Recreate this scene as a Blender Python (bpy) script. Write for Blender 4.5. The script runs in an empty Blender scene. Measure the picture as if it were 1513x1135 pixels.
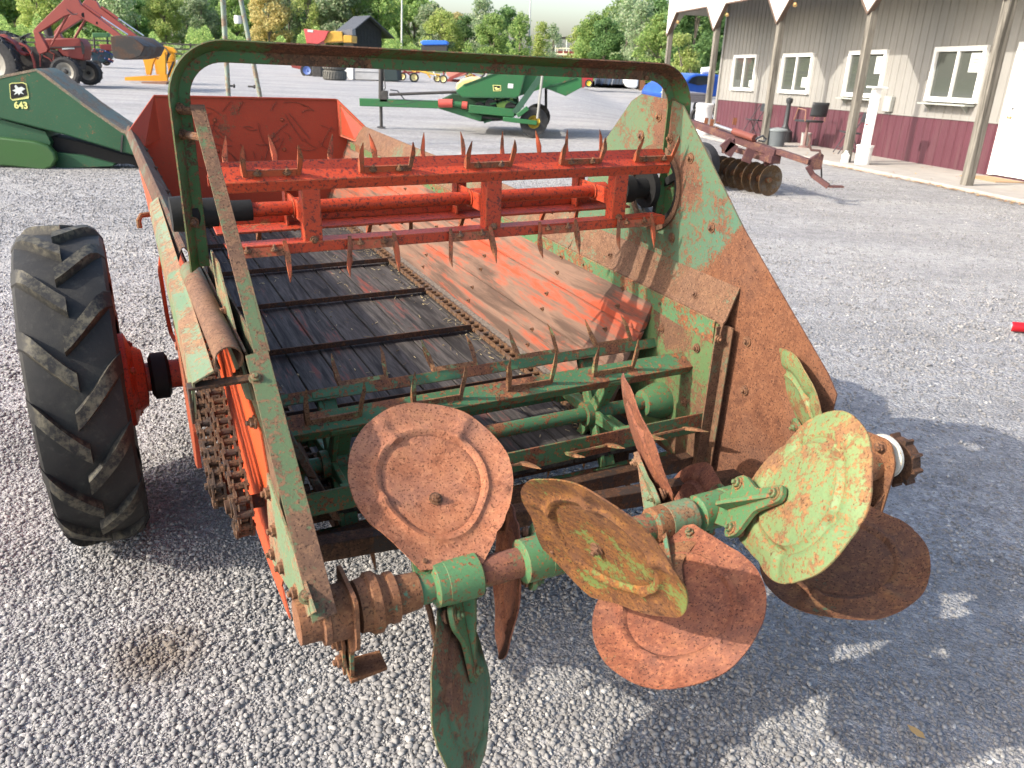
import bpy, math, random
import numpy as np
from mathutils import Vector, Matrix
random.seed(7); rng = np.random.default_rng(7)
sc = bpy.context.scene; COL = sc.collection
PI = math.pi
# ------------------------------------------------------------------ camera basis
F_, CX, CY, CAMH = 1180., 756.5, 567.5, 1.55
Rm = np.array([[0.9989436760907536, 0.04595140910017468, 0.0],
               [0.01738215465836331, -0.37787292735572403, 0.9256942861825649],
               [0.042536956846069215, -0.9247164531754175, -0.3782725056476502]])
Sm = np.array([[0.88738952080765, 0.46070576032693855, 0.01703058314757932],
               [-0.46101641549027017, 0.8869302982315994, 0.02860962647971245],
               [-0.0019243204701349381, -0.033239261128723906, 0.9994455705591698]])
SO = np.array([-1.3828272871967303, 2.3002703925930144, 0.0])
CAM = np.array([0, 0, CAMH])
def ray(px, py): return Rm @ np.array([px - CX, py - CY, F_])
def gnd(px, py, z=0.):
    d = ray(px, py); return CAM + d * ((z - CAMH) / d[2])
Bm = np.array([[0.983, 0.185, 0.0], [-0.18468, 0.98261, -0.01923], [-0.0035, 0.0189, 0.99982]])
for i in range(3): Bm[i] /= np.linalg.norm(Bm[i])
Bm[0] = np.cross(Bm[1], Bm[2])
BO = np.array([6.861, 12.646, 0.0])
def gz(x, y):
    "ground height: level yard that falls a little along the shop"
    x = np.asarray(x, float); y = np.asarray(y, float)
    pl = -((x - BO[0]) * Bm[2][0] + (y - BO[1]) * Bm[2][1]) / Bm[2][2] - .04
    pl = np.clip(pl, -.5, 0)
    w = np.clip((x - 1.5) / 4.0, 0, 1); w = w * w * (3 - 2 * w)
    return pl * w * np.clip((y - 9) / 6, 0, 1)
# ------------------------------------------------------------------ helpers
def tag(o, label=None, cat=None, group=None, kind=None):
    if label: o['label'] = label
    if cat: o['category'] = cat
    if group: o['group'] = group
    if kind: o['kind'] = kind
    return o
def empty(name, loc=(0, 0, 0), rz=0, label=None, cat=None, group=None, mat=None):
    o = bpy.data.objects.new(name, None); COL.objects.link(o); o.empty_display_size = .2
    if mat is not None: o.matrix_world = mat
    else: o.location = loc; o.rotation_euler = (0, 0, rz)
    return tag(o, label, cat, group)
def frame(axis):
    a = np.array(axis, float); a /= np.linalg.norm(a)
    t = np.array([0, 0, 1.]) if abs(a[2]) < .9 else np.array([1., 0, 0])
    u = np.cross(a, t); u /= np.linalg.norm(u); v = np.cross(a, u)
    return a, u, v
class MB:
    def __init__(s): s.v = []; s.f = []; s.mi = []; s.cur = 0
    def add(s, vs, fs):
        n = len(s.v); s.v += [tuple(map(float, p)) for p in vs]
        s.f += [tuple(i + n for i in f) for f in fs]; s.mi += [s.cur] * len(fs)
        return s
    def box(s, c, d, R=None):
        c = np.array(c, float); h = np.array(d, float) / 2
        P = [np.array([x, y, z]) * h for x in (-1, 1) for y in (-1, 1) for z in (-1, 1)]
        if R is not None: P = [R @ p for p in P]
        return s.add([c + p for p in P], [(0, 1, 3, 2), (4, 6, 7, 5), (0, 4, 5, 1), (2, 3, 7, 6), (0, 2, 6, 4), (1, 5, 7, 3)])
    def bar(s, a, b, w, h, up=(0, 0, 1)):
        "rectangular bar from a to b, w across, h along up"
        a = np.array(a, float); b = np.array(b, float); d = b - a; L = np.linalg.norm(d); d = d / L
        u = np.array(up, float); x = np.cross(d, u)
        if np.linalg.norm(x) < 1e-4: x = np.cross(d, [1, 0.01, 0])
        x /= np.linalg.norm(x); z = np.cross(x, d)
        return s.box((a + b) / 2, (w, L, h), np.stack([x, d, z], 1))
    def prism(s, pts, off):
        "polygon pts (3D) extruded by vector off"
        pts = [np.array(p, float) for p in pts]; off = np.array(off, float); n = len(pts)
        nr = sum((np.cross(pts[i] - pts[0], pts[(i + 1) % n] - pts[0]) for i in range(n)), np.zeros(3))
        if nr @ off > 0: pts = pts[::-1]
        return s.add(pts + [p + off for p in pts],
                     [tuple(range(n)), tuple(range(2 * n - 1, n - 1, -1))] + [(i, i + n, (i + 1) % n + n, (i + 1) % n) for i in range(n)])
    def tube(s, path, r, seg=12, cap=True, closed=False):
        P = [np.array(p, float) for p in path]; n = len(P)
        rs = r if hasattr(r, '__len__') else [r] * n
        pv = None; V = []
        for i in range(n):
            if closed: t = P[(i + 1) % n] - P[i - 1]
            else: t = P[min(i + 1, n - 1)] - P[max(i - 1, 0)]
            t = t / (np.linalg.norm(t) + 1e-12)
            if pv is None: _, u, v = frame(t)
            else:
                u = pv - t * (pv @ t); u /= np.linalg.norm(u); v = np.cross(t, u)
            pv = u
            for k in range(seg):
                a = 2 * PI * k / seg; V.append(P[i] + rs[i] * (math.cos(a) * u + math.sin(a) * v))
        fs = []
        for i in range(n if closed else n - 1):
            j = (i + 1) % n
            for k in range(seg):
                k2 = (k + 1) % seg; fs.append((i * seg + k, i * seg + k2, j * seg + k2, j * seg + k))
        if cap and not closed: fs += [tuple(range(seg - 1, -1, -1)), tuple(range((n - 1) * seg, n * seg))]
        return s.add(V, fs)
    def lathe(s, prof, o, axis, seg=32, closed=False):
        "prof: (radius, height along axis)"
        a, u, v = frame(axis); o = np.array(o, float); V = []; n = len(prof)
        for r, h in prof:
            for k in range(seg):
                t = 2 * PI * k / seg; V.append(o + a * h + r * (math.cos(t) * u + math.sin(t) * v))
        fs = []
        for i in range(n if closed else n - 1):
            j = (i + 1) % n
            for k in range(seg):
                k2 = (k + 1) % seg; fs.append((i * seg + k, j * seg + k, j * seg + k2, i * seg + k2))
        if not closed:
            if prof[0][0] > 1e-4: fs.append(tuple(range(seg)))
            if prof[-1][0] > 1e-4: fs.append(tuple(range(n * seg - 1, (n - 1) * seg - 1, -1)))
        return s.add(V, fs)
    def bolt(s, p, n, r=.011, h=.009):
        p = np.array(p, float); a, u, v = frame(n)
        s.lathe([(r * 1.35, -.002), (r * 1.35, .0025)], p, a, 12)
        s.lathe([(r, .0025), (r, h), (r * .8, h + .0015)], p, a, 6)
        return s.lathe([(r * .5, h), (r * .5, h + .007), (r*.4, h+.008)], p, a, 8)
    def build(s, name, mats, parent=None, ang=35, bev=0, loc=None):
        me = bpy.data.meshes.new(name); me.from_pydata(s.v, [], s.f)
        if not isinstance(mats, (list, tuple)): mats = [mats]
        for m in mats: me.materials.append(m)
        me.polygons.foreach_set('material_index', s.mi)
        me.polygons.foreach_set('use_smooth', [True] * len(s.f))
        me.update(); me.set_sharp_from_angle(angle=math.radians(ang))
        o = bpy.data.objects.new(name, me); COL.objects.link(o)
        if parent is not None: o.parent = parent
        if loc is not None: o.location = loc
        if bev:
            b = o.modifiers.new('b', 'BEVEL'); b.width = bev; b.segments = 2; b.limit_method = 'ANGLE'; b.angle_limit = math.radians(40)
        return o
def copy_tree(o, parent=None):
    c = o.copy(); COL.objects.link(c)
    c.parent = parent
    for ch in list(o.children): copy_tree(ch, c)
    return c
# ------------------------------------------------------------------ materials
def mk(name):
    m = bpy.data.materials.new(name); m.use_nodes = True; nt = m.node_tree
    return m, nt, nt.nodes, nt.links, nt.nodes['Principled BSDF']
def nd(N, t, **k):
    n = N.new(t)
    for a, b in k.items():
        if a.startswith('_'): n.inputs[a[1:].replace('_', ' ')].default_value = b
        else: setattr(n, a, b)
    return n
def ramp(N, L, fac, stops):
    r = N.new('ShaderNodeValToRGB'); e = r.color_ramp.elements
    while len(e) < len(stops): e.new(.5)
    for i, (p, c) in enumerate(stops):
        e[i].position = p; e[i].color = (c, c, c, 1) if not hasattr(c, '__len__') else (*c, 1)
    L.new(fac, r.inputs[0]); return r.outputs[0]
def mix(N, L, f, a, b, mode='MIX'):
    m = N.new('ShaderNodeMix'); m.data_type = 'RGBA'; m.blend_type = mode
    for s, v in ((m.inputs[0], f), (m.inputs[6], a), (m.inputs[7], b)):
        if hasattr(v, 'default_value') or hasattr(v, 'is_linked'): L.new(v, s)
        elif hasattr(v, '__len__'): s.default_value = (*v, 1)
        else: s.default_value = v
    return m.outputs[2]
def noise(N, L, co, scale, det=6, rough=.6, dist=0, mp=None):
    n = nd(N, 'ShaderNodeTexNoise', _Scale=scale, _Detail=det, _Roughness=rough, _Distortion=dist)
    if mp is not None:
        m = N.new('ShaderNodeMapping'); m.inputs['Scale'].default_value = mp; L.new(co, m.inputs[0]); co = m.outputs[0]
    L.new(co, n.inputs['Vector']); return n.outputs['Fac']
def vmul(N, L, a, b, op='MULTIPLY'):
    m = N.new('ShaderNodeMath'); m.operation = op
    for i, v in enumerate((a, b)):
        if hasattr(v, 'is_linked'): L.new(v, m.inputs[i])
        else: m.inputs[i].default_value = v
    return m.outputs[0]
RUST = ((.10, .042, .024), (.24, .085, .038), (.36, .14, .055))
def weathered(name, paint, rust=.4, scale=5, speck=.3, rough=.55, rusts=RUST, bump=.25, dirt=.25, paint2=None, metal=0., seed=0., mp=None, dark=None, grad=None, edge=None):
    """painted steel: rust eats in from broad patches and from small pits"""
    g_ = {'paddle_rust': .84, 'paddle_mixed': .64, 'paddle_dark_rust': .74, 'paddle_low': .74, 'end_plate_paint': .70, 'paddle_green': .68, 'paddle_olive': .66, 'cast_rust': .66, 'paddle_green': .88, 'hoop_green_paint': .85, 'flange_paint': .68, 'rusty_rail': .62, 'liner_paint': .66, 'shield_paint': .62}.get(name, .80)
    paint = tuple(x * g_ for x in paint); rusts = tuple((r_[0] * g_ * .96, r_[1] * g_ * .875, r_[2] * g_ * .72) for r_ in rusts); paint2 = paint2 and tuple(x * g_ for x in paint2)
    m, nt, N, L, P = mk(name)
    tc = N.new('ShaderNodeTexCoord'); mpn = N.new('ShaderNodeMapping'); mpn.inputs['Location'].default_value = (seed, seed * 1.7, seed * .6)
    if mp: mpn.inputs['Scale'].default_value = mp
    L.new(tc.outputs['Object'], mpn.inputs[0]); co = mpn.outputs[0]
    a = noise(N, L, co, scale, 10, .68); b = noise(N, L, co, scale * 9, 6, .7); c = noise(N, L, co, 210, 3, .6); d = noise(N, L, co, scale * .5, 4, .5); e = noise(N, L, co, 95, 4, .7); f = noise(N, L, co, 26, 5, .65)
    lo = .64 - .30 * rust
    pin = vmul(N, L, vmul(N, L, a, .72), vmul(N, L, e, .28), 'ADD')
    if grad:
        dt = N.new('ShaderNodeVectorMath'); dt.operation = 'DOT_PRODUCT'; L.new(tc.outputs['Object'], dt.inputs[0]); dt.inputs[1].default_value = grad[:3]
        gg = N.new('ShaderNodeMath'); gg.operation = 'ADD'; gg.use_clamp = True; L.new(dt.outputs['Value'], gg.inputs[0]); gg.inputs[1].default_value = grad[3]
        pin = vmul(N, L, pin, vmul(N, L, gg.outputs[0], .30), 'ADD')
    patch = ramp(N, L, pin, [(lo - .01, 0), (lo + .03, 1)])
    pits = ramp(N, L, b, [(.70 - .16 * speck, 0), (.74 - .16 * speck, 1)])
    freck = ramp(N, L, e, [(.68 - .14 * speck, 0), (.71 - .14 * speck, .9)])
    mask = vmul(N, L, vmul(N, L, patch, pits, 'MAXIMUM'), freck, 'MAXIMUM')
    if edge is None: edge = name not in ('paddle_rust', 'harrow_maroon', 'disc_steel', 'pale_pipe', 'faded_tractor_red', 'loader_red', 'faded_deere_green', 'worn_edge', 'olive_green_paint', 'orange_yellow_paint', 'drive_chain_steel', 'apron_chain_steel', 'rusty_bolts', 'harrow_rust', 'deere_green_paint')
    if edge:   # bare worn arrises
        bv = N.new('ShaderNodeBevel'); bv.samples = 4; bv.inputs['Radius'].default_value = .006
        gm_ = N.new('ShaderNodeNewGeometry'); dp = N.new('ShaderNodeVectorMath'); dp.operation = 'DOT_PRODUCT'; L.new(bv.outputs[0], dp.inputs[0]); L.new(gm_.outputs['Normal'], dp.inputs[1])
        ew = vmul(N, L, vmul(N, L, 1., dp.outputs['Value'], 'SUBTRACT'), vmul(N, L, f, 2.2), 'MULTIPLY')
        mask = vmul(N, L, mask, ramp(N, L, ew, [(.05, 0), (.16, .9)]), 'MAXIMUM')
    rc = ramp(N, L, vmul(N, L, vmul(N, L, b, .5), vmul(N, L, f, .5), 'ADD'), [(.34, rusts[0]), (.50, rusts[1]), (.64, rusts[2])])
    gr = sum(rusts[1]) / 3; rc = mix(N, L, ramp(N, L, a, [(.45, 0), (.62, .25)]), rc, (gr * 1.25, gr * .95, gr * .85))
    rc = mix(N, L, ramp(N, L, e, [(.53, 0), (.62, .55)]), rc, tuple(x * 1.25 + .01 for x in rusts[2]))
    rc = mix(N, L, ramp(N, L, c, [(.57, 0), (.63, .85)]), rc, tuple(x * .38 for x in rusts[0]))
    p2 = paint2 or tuple(x * .72 + .02 for x in paint)
    pc = mix(N, L, ramp(N, L, d, [(.35, 0), (.65, 1)]), paint, p2)
    pc = mix(N, L, ramp(N, L, c, [(.45, 0), (.75, dirt)]), pc, (.06, .045, .035))
    if dark:
        pc = mix(N, L, ramp(N, L, noise(N, L, co, 120, 4, .7), [(.62 - .10*dark, 0), (.67 - .10*dark, .8)]), pc, (.06, .02, .018))
    col = mix(N, L, mask, pc, rc)
    L.new(col, P.inputs['Base Color'])
    L.new(ramp(N, L, mask, [(0, rough), (1, .85)]), P.inputs['Roughness'])
    P.inputs['Metallic'].default_value = metal
    P.inputs['Specular IOR Level'].default_value = .35
    h = vmul(N, L, vmul(N, L, mask, .4), b, 'ADD'); h = vmul(N, L, h, vmul(N, L, c, .4), 'ADD')
    bp = nd(N, 'ShaderNodeBump', _Strength=bump, _Distance=.004); L.new(h, bp.inputs['Height']); L.new(bp.outputs[0], P.inputs['Normal'])
    return m
def plain(name, col, rough=.5, metal=0, var=.12, scale=8, bump=0, spec=.4):
    m, nt, N, L, P = mk(name); tc = N.new('ShaderNodeTexCoord')
    n = noise(N, L, tc.outputs['Object'], scale, 6, .6)
    L.new(mix(N, L, ramp(N, L, n, [(.3, 0), (.7, 1)]), tuple(c * (1 - var) for c in col), tuple(min(1, c * (1 + var)) for c in col)), P.inputs['Base Color'])
    P.inputs['Roughness'].default_value = rough; P.inputs['Metallic'].default_value = metal; P.inputs['Specular IOR Level'].default_value = spec
    if bump:
        bp = nd(N, 'ShaderNodeBump', _Strength=bump, _Distance=.01); L.new(n, bp.inputs['Height']); L.new(bp.outputs[0], P.inputs['Normal'])
    return m
def wood(name, base, light, paint=None, pamt=0., paint2=None, axis='y', scale=1., seed=0., green_from=None, rough=.8):
    m, nt, N, L, P = mk(name); tc = N.new('ShaderNodeTexCoord'); co = tc.outputs['Object']
    mp = N.new('ShaderNodeMapping'); sc_ = {'y': (1, .07, 1), 'z': (1, 1, .07), 'x': (.07, 1, 1)}[axis]
    mp.inputs['Scale'].default_value = sc_; mp.inputs['Location'].default_value = (seed, seed, seed); L.new(co, mp.inputs[0]); gco = mp.outputs[0]
    g = noise(N, L, gco, 60 * scale, 6, .7, .6); g2 = noise(N, L, gco, 14 * scale, 5, .6, 1.2); big = noise(N, L, co, 4.2, 8, .74, .3, (1.3, .28, 1.3))
    c = mix(N, L, ramp(N, L, g, [(.33, 0), (.68, 1)]), base, light)
    c = mix(N, L, ramp(N, L, g2, [(.38, .75), (.5, 0)]), c, tuple(x * .4 for x in base))
    if paint:
        gmask = None
        pm = ramp(N, L, vmul(N, L, vmul(N, L, big, .55), vmul(N, L, vmul(N, L, g2, .25), vmul(N, L, g, .20), 'ADD'), 'ADD'), [(.58 - .25 * pamt, 0), (.66 - .25 * pamt, 1)])
        fl = ramp(N, L, g, [(.36, 0), (.45, 1)])
        pm = vmul(N, L, pm, fl)
        pc = paint
        if green_from is not None:
            sx = N.new('ShaderNodeSeparateXYZ'); L.new(co, sx.inputs[0])
            yy = vmul(N, L, sx.outputs[1], vmul(N, L, big, .5), 'ADD')
            gm = ramp(N, L, vmul(N, L, vmul(N, L, yy, .5), .5, 'ADD'), [((green_from + .25) * .5 + .5 - .01, 1), ((green_from + .25) * .5 + .5 + .01, 0)])
            pc = mix(N, L, gm, paint, paint2); pm = vmul(N, L, pm, vmul(N, L, gm, vmul(N, L, fl, .85)), 'MAXIMUM')
        c = mix(N, L, pm, c, pc)
    L.new(c, P.inputs['Base Color']); P.inputs['Roughness'].default_value = rough; P.inputs['Specular IOR Level'].default_value = .25
    bp = nd(N, 'ShaderNodeBump', _Strength=.5, _Distance=.004); L.new(g, bp.inputs['Height']); L.new(bp.outputs[0], P.inputs['Normal'])
    return m
M = {}
ORG = (.74, .095, .022)
M['orange'] = weathered('orange_paint', ORG, .12, 4, .25, .5, paint2=(.55, .085, .03), dirt=.3)
M['orange_scr'] = weathered('orange_panel_paint', (.55, .068, .024), .20, 5, .4, .5, paint2=(.46, .055, .022), dirt=.35, seed=3)
M['orange_dk'] = weathered('orange_paint_pitted', (.62, .07, .02), .10, 5, .3, .5, paint2=(.50, .052, .02), dirt=.4, seed=5, dark=.8)
M['green'] = weathered('old_green_paint', (.10, .20, .08), .45, 6, .7, .5, paint2=(.10, .24, .12), seed=1)
M['hoopgreen'] = weathered('hoop_green_paint', (.035, .115, .03), .46, 5, .7, .55, paint2=(.06, .16, .055), seed=2, rusts=((.05, .03, .02), (.11, .055, .03), (.2, .09, .05)))
M['beatgreen'] = weathered('beater_green_paint', (.055, .15, .06), .42, 7, .75, .5, paint2=(.075, .20, .095), seed=4)
M['plate'] = weathered('end_plate_paint', (.15, .21, .10), .40, 3.2, .7, .6, paint2=(.09, .21, .14), seed=11.3, rusts=((.13, .055, .034), (.22, .095, .055), (.28, .13, .075)), grad=(0, -5, -4.5, .25))
M['plate_rust'] = weathered('end_plate_rust', (.25, .24, .12), .93, 3, .6, .75, seed=2.3, rusts=((.15, .065, .04), (.235, .105, .065), (.30, .145, .085)))
M['rail'] = weathered('rusty_rail', (.17, .20, .11), .74, 4, .6, .7, seed=6, rusts=((.16, .08, .052), (.24, .13, .085), (.30, .175, .115)))
M['liner'] = weathered('liner_paint', (.13, .22, .085), .45, 5, .7, .5, seed=33, paint2=(.15, .26, .10), rusts=((.14, .065, .04), (.22, .11, .06), (.28, .15, .08)))
M['flange'] = weathered('flange_paint', (.12, .19, .075), .42, 4, .8, .6, seed=31, rusts=((.13, .065, .04), (.20, .105, .062), (.26, .15, .09)))
M['rail_shade'] = weathered('shaded_rail', (.10, .12, .08), .6, 6, .6, .7, seed=8, rusts=((.07, .04, .03), (.12, .065, .045), (.18, .10, .07)))  # rail paint for the left side, with its shade put into the colour
M['shield'] = weathered('shield_paint', (.17, .29, .15), .45, 5, .6, .5, seed=9, paint2=(.24, .33, .20), rusts=((.24, .12, .08), (.36, .2, .12), (.46, .28, .16)))
M['pad_rust'] = weathered('paddle_rust', (.42, .25, .06), .97, 4, .7, .8, seed=10, rusts=((.25, .092, .050), (.40, .16, .092), (.48, .215, .12)), bump=.4)
M['pad_dk'] = weathered('paddle_dark_rust', (.14, .22, .10), .85, 5, .7, .75, seed=12, rusts=((.17, .060, .038), (.28, .10, .062), (.38, .155, .085)), bump=.35)
M['pad_green'] = weathered('paddle_green', (.15, .235, .10), .48, 8, .85, .55, seed=13, paint2=(.21, .265, .10), rusts=((.17, .08, .04), (.24, .12, .055), (.30, .17, .07)))
M['pad_mix'] = weathered('paddle_mixed', (.20, .27, .07), .70, 6, .6, .65, seed=14.2, paint2=(.18, .28, .09), rusts=((.12, .048, .024), (.23, .095, .036), (.36, .165, .04)))
M['pad_olive'] = weathered('paddle_olive', (.09, .17, .07), .62, 6, .6, .65, seed=15, rusts=((.13, .06, .035), (.21, .09, .05), (.30, .15, .07)))
M['pad_low'] = weathered('paddle_low', (.09, .17, .07), .74, 4, .7, .7, seed=27, rusts=((.13, .06, .035), (.21, .09, .05), (.30, .15, .07)))
M['pad_p2'] = weathered('paddle_hanging', (.085, .20, .09), .40, 6, .7, .6, seed=41, rusts=((.12, .05, .03), (.20, .085, .045), (.27, .13, .065)))
M['bracket'] = weathered('bracket_green', (.10, .24, .10), .24, 8, .7, .5, seed=16, paint2=(.08, .20, .085))
M['castrust'] = weathered('cast_rust', (.12, .30, .17), .78, 9, .5, .8, seed=17, rusts=((.17, .075, .04), (.28, .125, .065), (.36, .18, .09)))
M['shaftgreen'] = weathered('shaft_green', (.08, .21, .085), .48, 6, .6, .55, seed=18, rusts=((.16, .06, .04), (.26, .095, .06), (.32, .14, .07)))
M['steel_dk'] = weathered('dark_rusty_steel', (.05, .035, .03), .6, 9, .6, .7, seed=19, rusts=((.05, .03, .022), (.10, .05, .03), (.17, .085, .05)), metal=.1)
M['chain'] = weathered('drive_chain_steel', (.09, .06, .045), .55, 20, .6, .55, seed=20, rusts=((.07, .042, .03), (.13, .075, .05), (.22, .13, .08)), metal=.35)
M['apron'] = weathered('apron_chain_steel', (.16, .11, .08), .6, 20, .6, .6, seed=21, rusts=((.10, .055, .035), (.20, .11, .06), (.30, .18, .1)), metal=.2)
M['black'] = plain('black_grease', (.006, .006, .006), .75, 0, .3, 20, .2)
M['boltm'] = weathered('rusty_bolts', (.16, .09, .06), .7, 30, .6, .7, rusts=((.10, .05, .03), (.19, .09, .05), (.3, .16, .09)))
M['floor'] = wood('dark_bed_boards', (.026, .022, .020), (.105, .092, .082), (.22, .045, .028), .10, scale=1.2)
M['side'] = wood('bed_side_boards', (.14, .085, .06), (.21, .125, .085), (.33, .058, .024), .33, (.09, .15, .05), green_from=-.80)
M['oldpost'] = wood('weathered_post', (.12, .11, .09), (.26, .24, .205), axis='z', scale=.5)
# ------------------------------------------------------------------ camera, light, sky
cam = bpy.data.objects.new('camera', bpy.data.cameras.new('camera')); COL.objects.link(cam)
cam.matrix_world = Matrix(((Rm[0][0], -Rm[0][1], -Rm[0][2], 0), (Rm[1][0], -Rm[1][1], -Rm[1][2], 0), (Rm[2][0], -Rm[2][1], -Rm[2][2], CAMH), (0, 0, 0, 1)))
cam.data.sensor_width = 36; cam.data.lens = 36 * F_ / 1513; cam.data.clip_end = 2000; cam.data.clip_start = .05
sc.camera = cam
cam.data.dof.use_dof = True; cam.data.dof.focus_distance = 2.5; cam.data.dof.aperture_fstop = 8
AZ, EL = math.radians(25), math.radians(34)           # direction the light travels on the ground, sun height
sun = bpy.data.objects.new('sun', bpy.data.lights.new('sun', 'SUN')); COL.objects.link(sun)
sun.data.energy = 2.35; sun.data.angle = math.radians(.55); sun.data.color = (1, .93, .82)
d = Vector((math.cos(AZ) * math.cos(EL), math.sin(AZ) * math.cos(EL), -math.sin(EL)))
sun.rotation_euler = d.to_track_quat('-Z', 'Y').to_euler()
w = bpy.data.worlds.new('World'); sc.world = w; w.use_nodes = True
sky = w.node_tree.nodes.new('ShaderNodeTexSky'); sky.sky_type = 'NISHITA'; sky.sun_disc = False
sky.sun_elevation = EL; sky.sun_rotation = math.atan2(-d.x, -d.y)
sky.air_density = 1.0; sky.dust_density = 3.0; sky.ozone_density = 1.0
bg = w.node_tree.nodes['Background']; bg.inputs[1].default_value = .15
w.node_tree.links.new(sky.outputs[0], bg.inputs[0])
sc.view_settings.view_transform = 'Standard'; sc.view_settings.look = 'None'; sc.view_settings.exposure = 1.42; sc.view_settings.gamma = 1
sc.cycles.max_bounces = 6; sc.cycles.diffuse_bounces = 3; sc.cycles.glossy_bounces = 3; sc.cycles.transparent_max_bounces = 6
# ------------------------------------------------------------------ ground
def grid_sheet(name, xs, ys, zf, mat):
    X, Y = np.meshgrid(xs, ys); Z = zf(X, Y); nx, ny = len(xs), len(ys)
    V = np.stack([X.ravel(), Y.ravel(), Z.ravel()], 1)
    i = np.arange(nx - 1)[None, :] + nx * np.arange(ny - 1)[:, None]; i = i.ravel()
    Fq = np.stack([i, i + 1, i + nx + 1, i + nx], 1)
    me = bpy.data.meshes.new(name); me.vertices.add(len(V)); me.vertices.foreach_set('co', V.ravel())
    me.loops.add(Fq.size); me.loops.foreach_set('vertex_index', Fq.ravel())
    me.polygons.add(len(Fq)); me.polygons.foreach_set('loop_start', np.arange(len(Fq)) * 4)
    me.polygons.foreach_set('use_smooth', [True] * len(Fq)); me.update(calc_edges=True); me.materials.append(mat)
    o = bpy.data.objects.new(name, me); COL.objects.link(o); return o
def hsh(x, y):  # smooth pseudo noise for the lie of the gravel
    return (np.sin(x * 1.7 + 1.3 * np.sin(y * .9)) * np.sin(y * 1.3 + 1.1 * np.sin(x * 1.1 + 2)) + .5 * np.sin(x * 3.9 + y * 2.3 + 1.2 * np.sin(x * 2.2)) * np.sin(y * 4.3 - x * 1.6)) / 1.5
def mat_gravel():
    m, nt, N, L, P = mk('gravel'); tc = N.new('ShaderNodeTexCoord'); co = tc.outputs['Object']
    def vor(s, feat='F1'):
        v = nd(N, 'ShaderNodeTexVoronoi', feature=feat, _Scale=s); L.new(co, v.inputs['Vector']); return v
    v1 = vor(62); v2 = vor(130); big = noise(N, L, co, .35, 6, .6); mid = noise(N, L, co, 2.5, 6, .65); fine = noise(N, L, co, 190, 4, .7); med=noise(N, L, co, 22, 5, .7)
    sp = N.new('ShaderNodeSeparateColor'); L.new(v1.outputs['Color'], sp.inputs[0])
    base = ramp(N, L, sp.outputs[0], [(0, (.23, .23, .245)), (.5, (.37, .365, .375)), (.9, (.49, .48, .47)), (1, (.66, .64, .61))])
    dust = mix(N, L, ramp(N, L, fine, [(.35, 0), (.65, 1)]), (.25, .245, .245), (.41, .40, .385))
    c = mix(N, L, ramp(N, L, mid, [(.42, .15), (.60, .85)]), base, dust)
    c = mix(N, L, ramp(N, L, big, [(.40, 0), (.62, .35)]), c, (.48, .455, .425), 'MIX')
    c = mix(N, L, ramp(N, L, med, [(.3, .5), (.5, 0)]), c, (.17, .165, .17))
    tr_ = noise(N, L, co, 1.1, 5, .6, .6, (.16, 1, 1)); c = mix(N, L, ramp(N, L, tr_, [(.40, .45), (.52, 0)]), c, (.25, .245, .245)); c = mix(N, L, ramp(N, L, tr_, [(.56, 0), (.70, .5)]), c, (.47, .455, .43))
    cl_ = noise(N, L, co, 8, 9, .82); c = mix(N, L, ramp(N, L, cl_, [(.40, .55), (.50, 0)]), c, (.17, .168, .17)); c = mix(N, L, ramp(N, L, cl_, [(.54, 0), (.66, .45)]), c, (.52, .505, .48))
    # old oil and rust stain beside the wheel, tyre-packed tracks
    s0 = N.new('ShaderNodeVectorMath'); s0.operation = 'DISTANCE'; L.new(co, s0.inputs[0]); s0.inputs[1].default_value = (-.93, 1.72, 0)
    sd = vmul(N, L, s0.outputs['Value'], vmul(N, L, med, .22), 'ADD')
    c = mix(N, L, ramp(N, L, sd, [(.10, .8), (.25, 0)]), c, (.13, .10, .075))
    L.new(c, P.inputs['Base Color']); P.inputs['Roughness'].default_value = .95; P.inputs['Specular IOR Level'].default_value = .15
    h = vmul(N, L, vmul(N, L, v1.outputs['Distance'], -.8), vmul(N, L, v2.outputs['Distance'], -.4), 'ADD')
    h = vmul(N, L, h, vmul(N, L, fine, .35), 'ADD'); h = vmul(N, L, h, vmul(N, L, med, .8), 'ADD')
    bp = nd(N, 'ShaderNodeBump', _Strength=1., _Distance=.016); L.new(h, bp.inputs['Height']); L.new(bp.outputs[0], P.inputs['Normal'])
    return m
M['gravel'] = mat_gravel()
t = np.linspace(-1, 1, 221)
xs = 5 + 95 * np.sign(t) * np.abs(t) ** 2.2; ys = -6 + 96 * np.linspace(0, 1, 220) ** 2.0
g = grid_sheet('gravel_yard', xs, ys, lambda X, Y: gz(X, Y) + .006 * hsh(X * 1.5, Y * 1.5), M['gravel']); tag(g, 'pale grey crushed stone yard', None, None, 'structure')
def mat_grass():
    m, nt, N, L, P = mk('grass'); tc = N.new('ShaderNodeTexCoord'); co = tc.outputs['Object']
    a = noise(N, L, co, .12, 6, .6); b = noise(N, L, co, 3, 6, .7)
    c = mix(N, L, ramp(N, L, a, [(.35, 0), (.65, 1)]), (.10, .17, .035), (.20, .24, .07)); c = mix(N, L, ramp(N, L, b, [(.4, .5), (.6, 0)]), c, (.06, .10, .02))
    L.new(c, P.inputs['Base Color']); P.inputs['Roughness'].default_value = 1
    bp = nd(N, 'ShaderNodeBump', _Strength=.6, _Distance=.1); L.new(b, bp.inputs['Height']); L.new(bp.outputs[0], P.inputs['Normal']); return m
M['grass'] = mat_grass()
far = grid_sheet('field', np.linspace(-900, 900, 60), np.linspace(-300, 1500, 60), lambda X, Y: np.where((Y > 80) | (np.abs(X - 5) > 90), -.03, -1.2) + 0 * X, M['grass']); tag(far, kind='structure')
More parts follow.
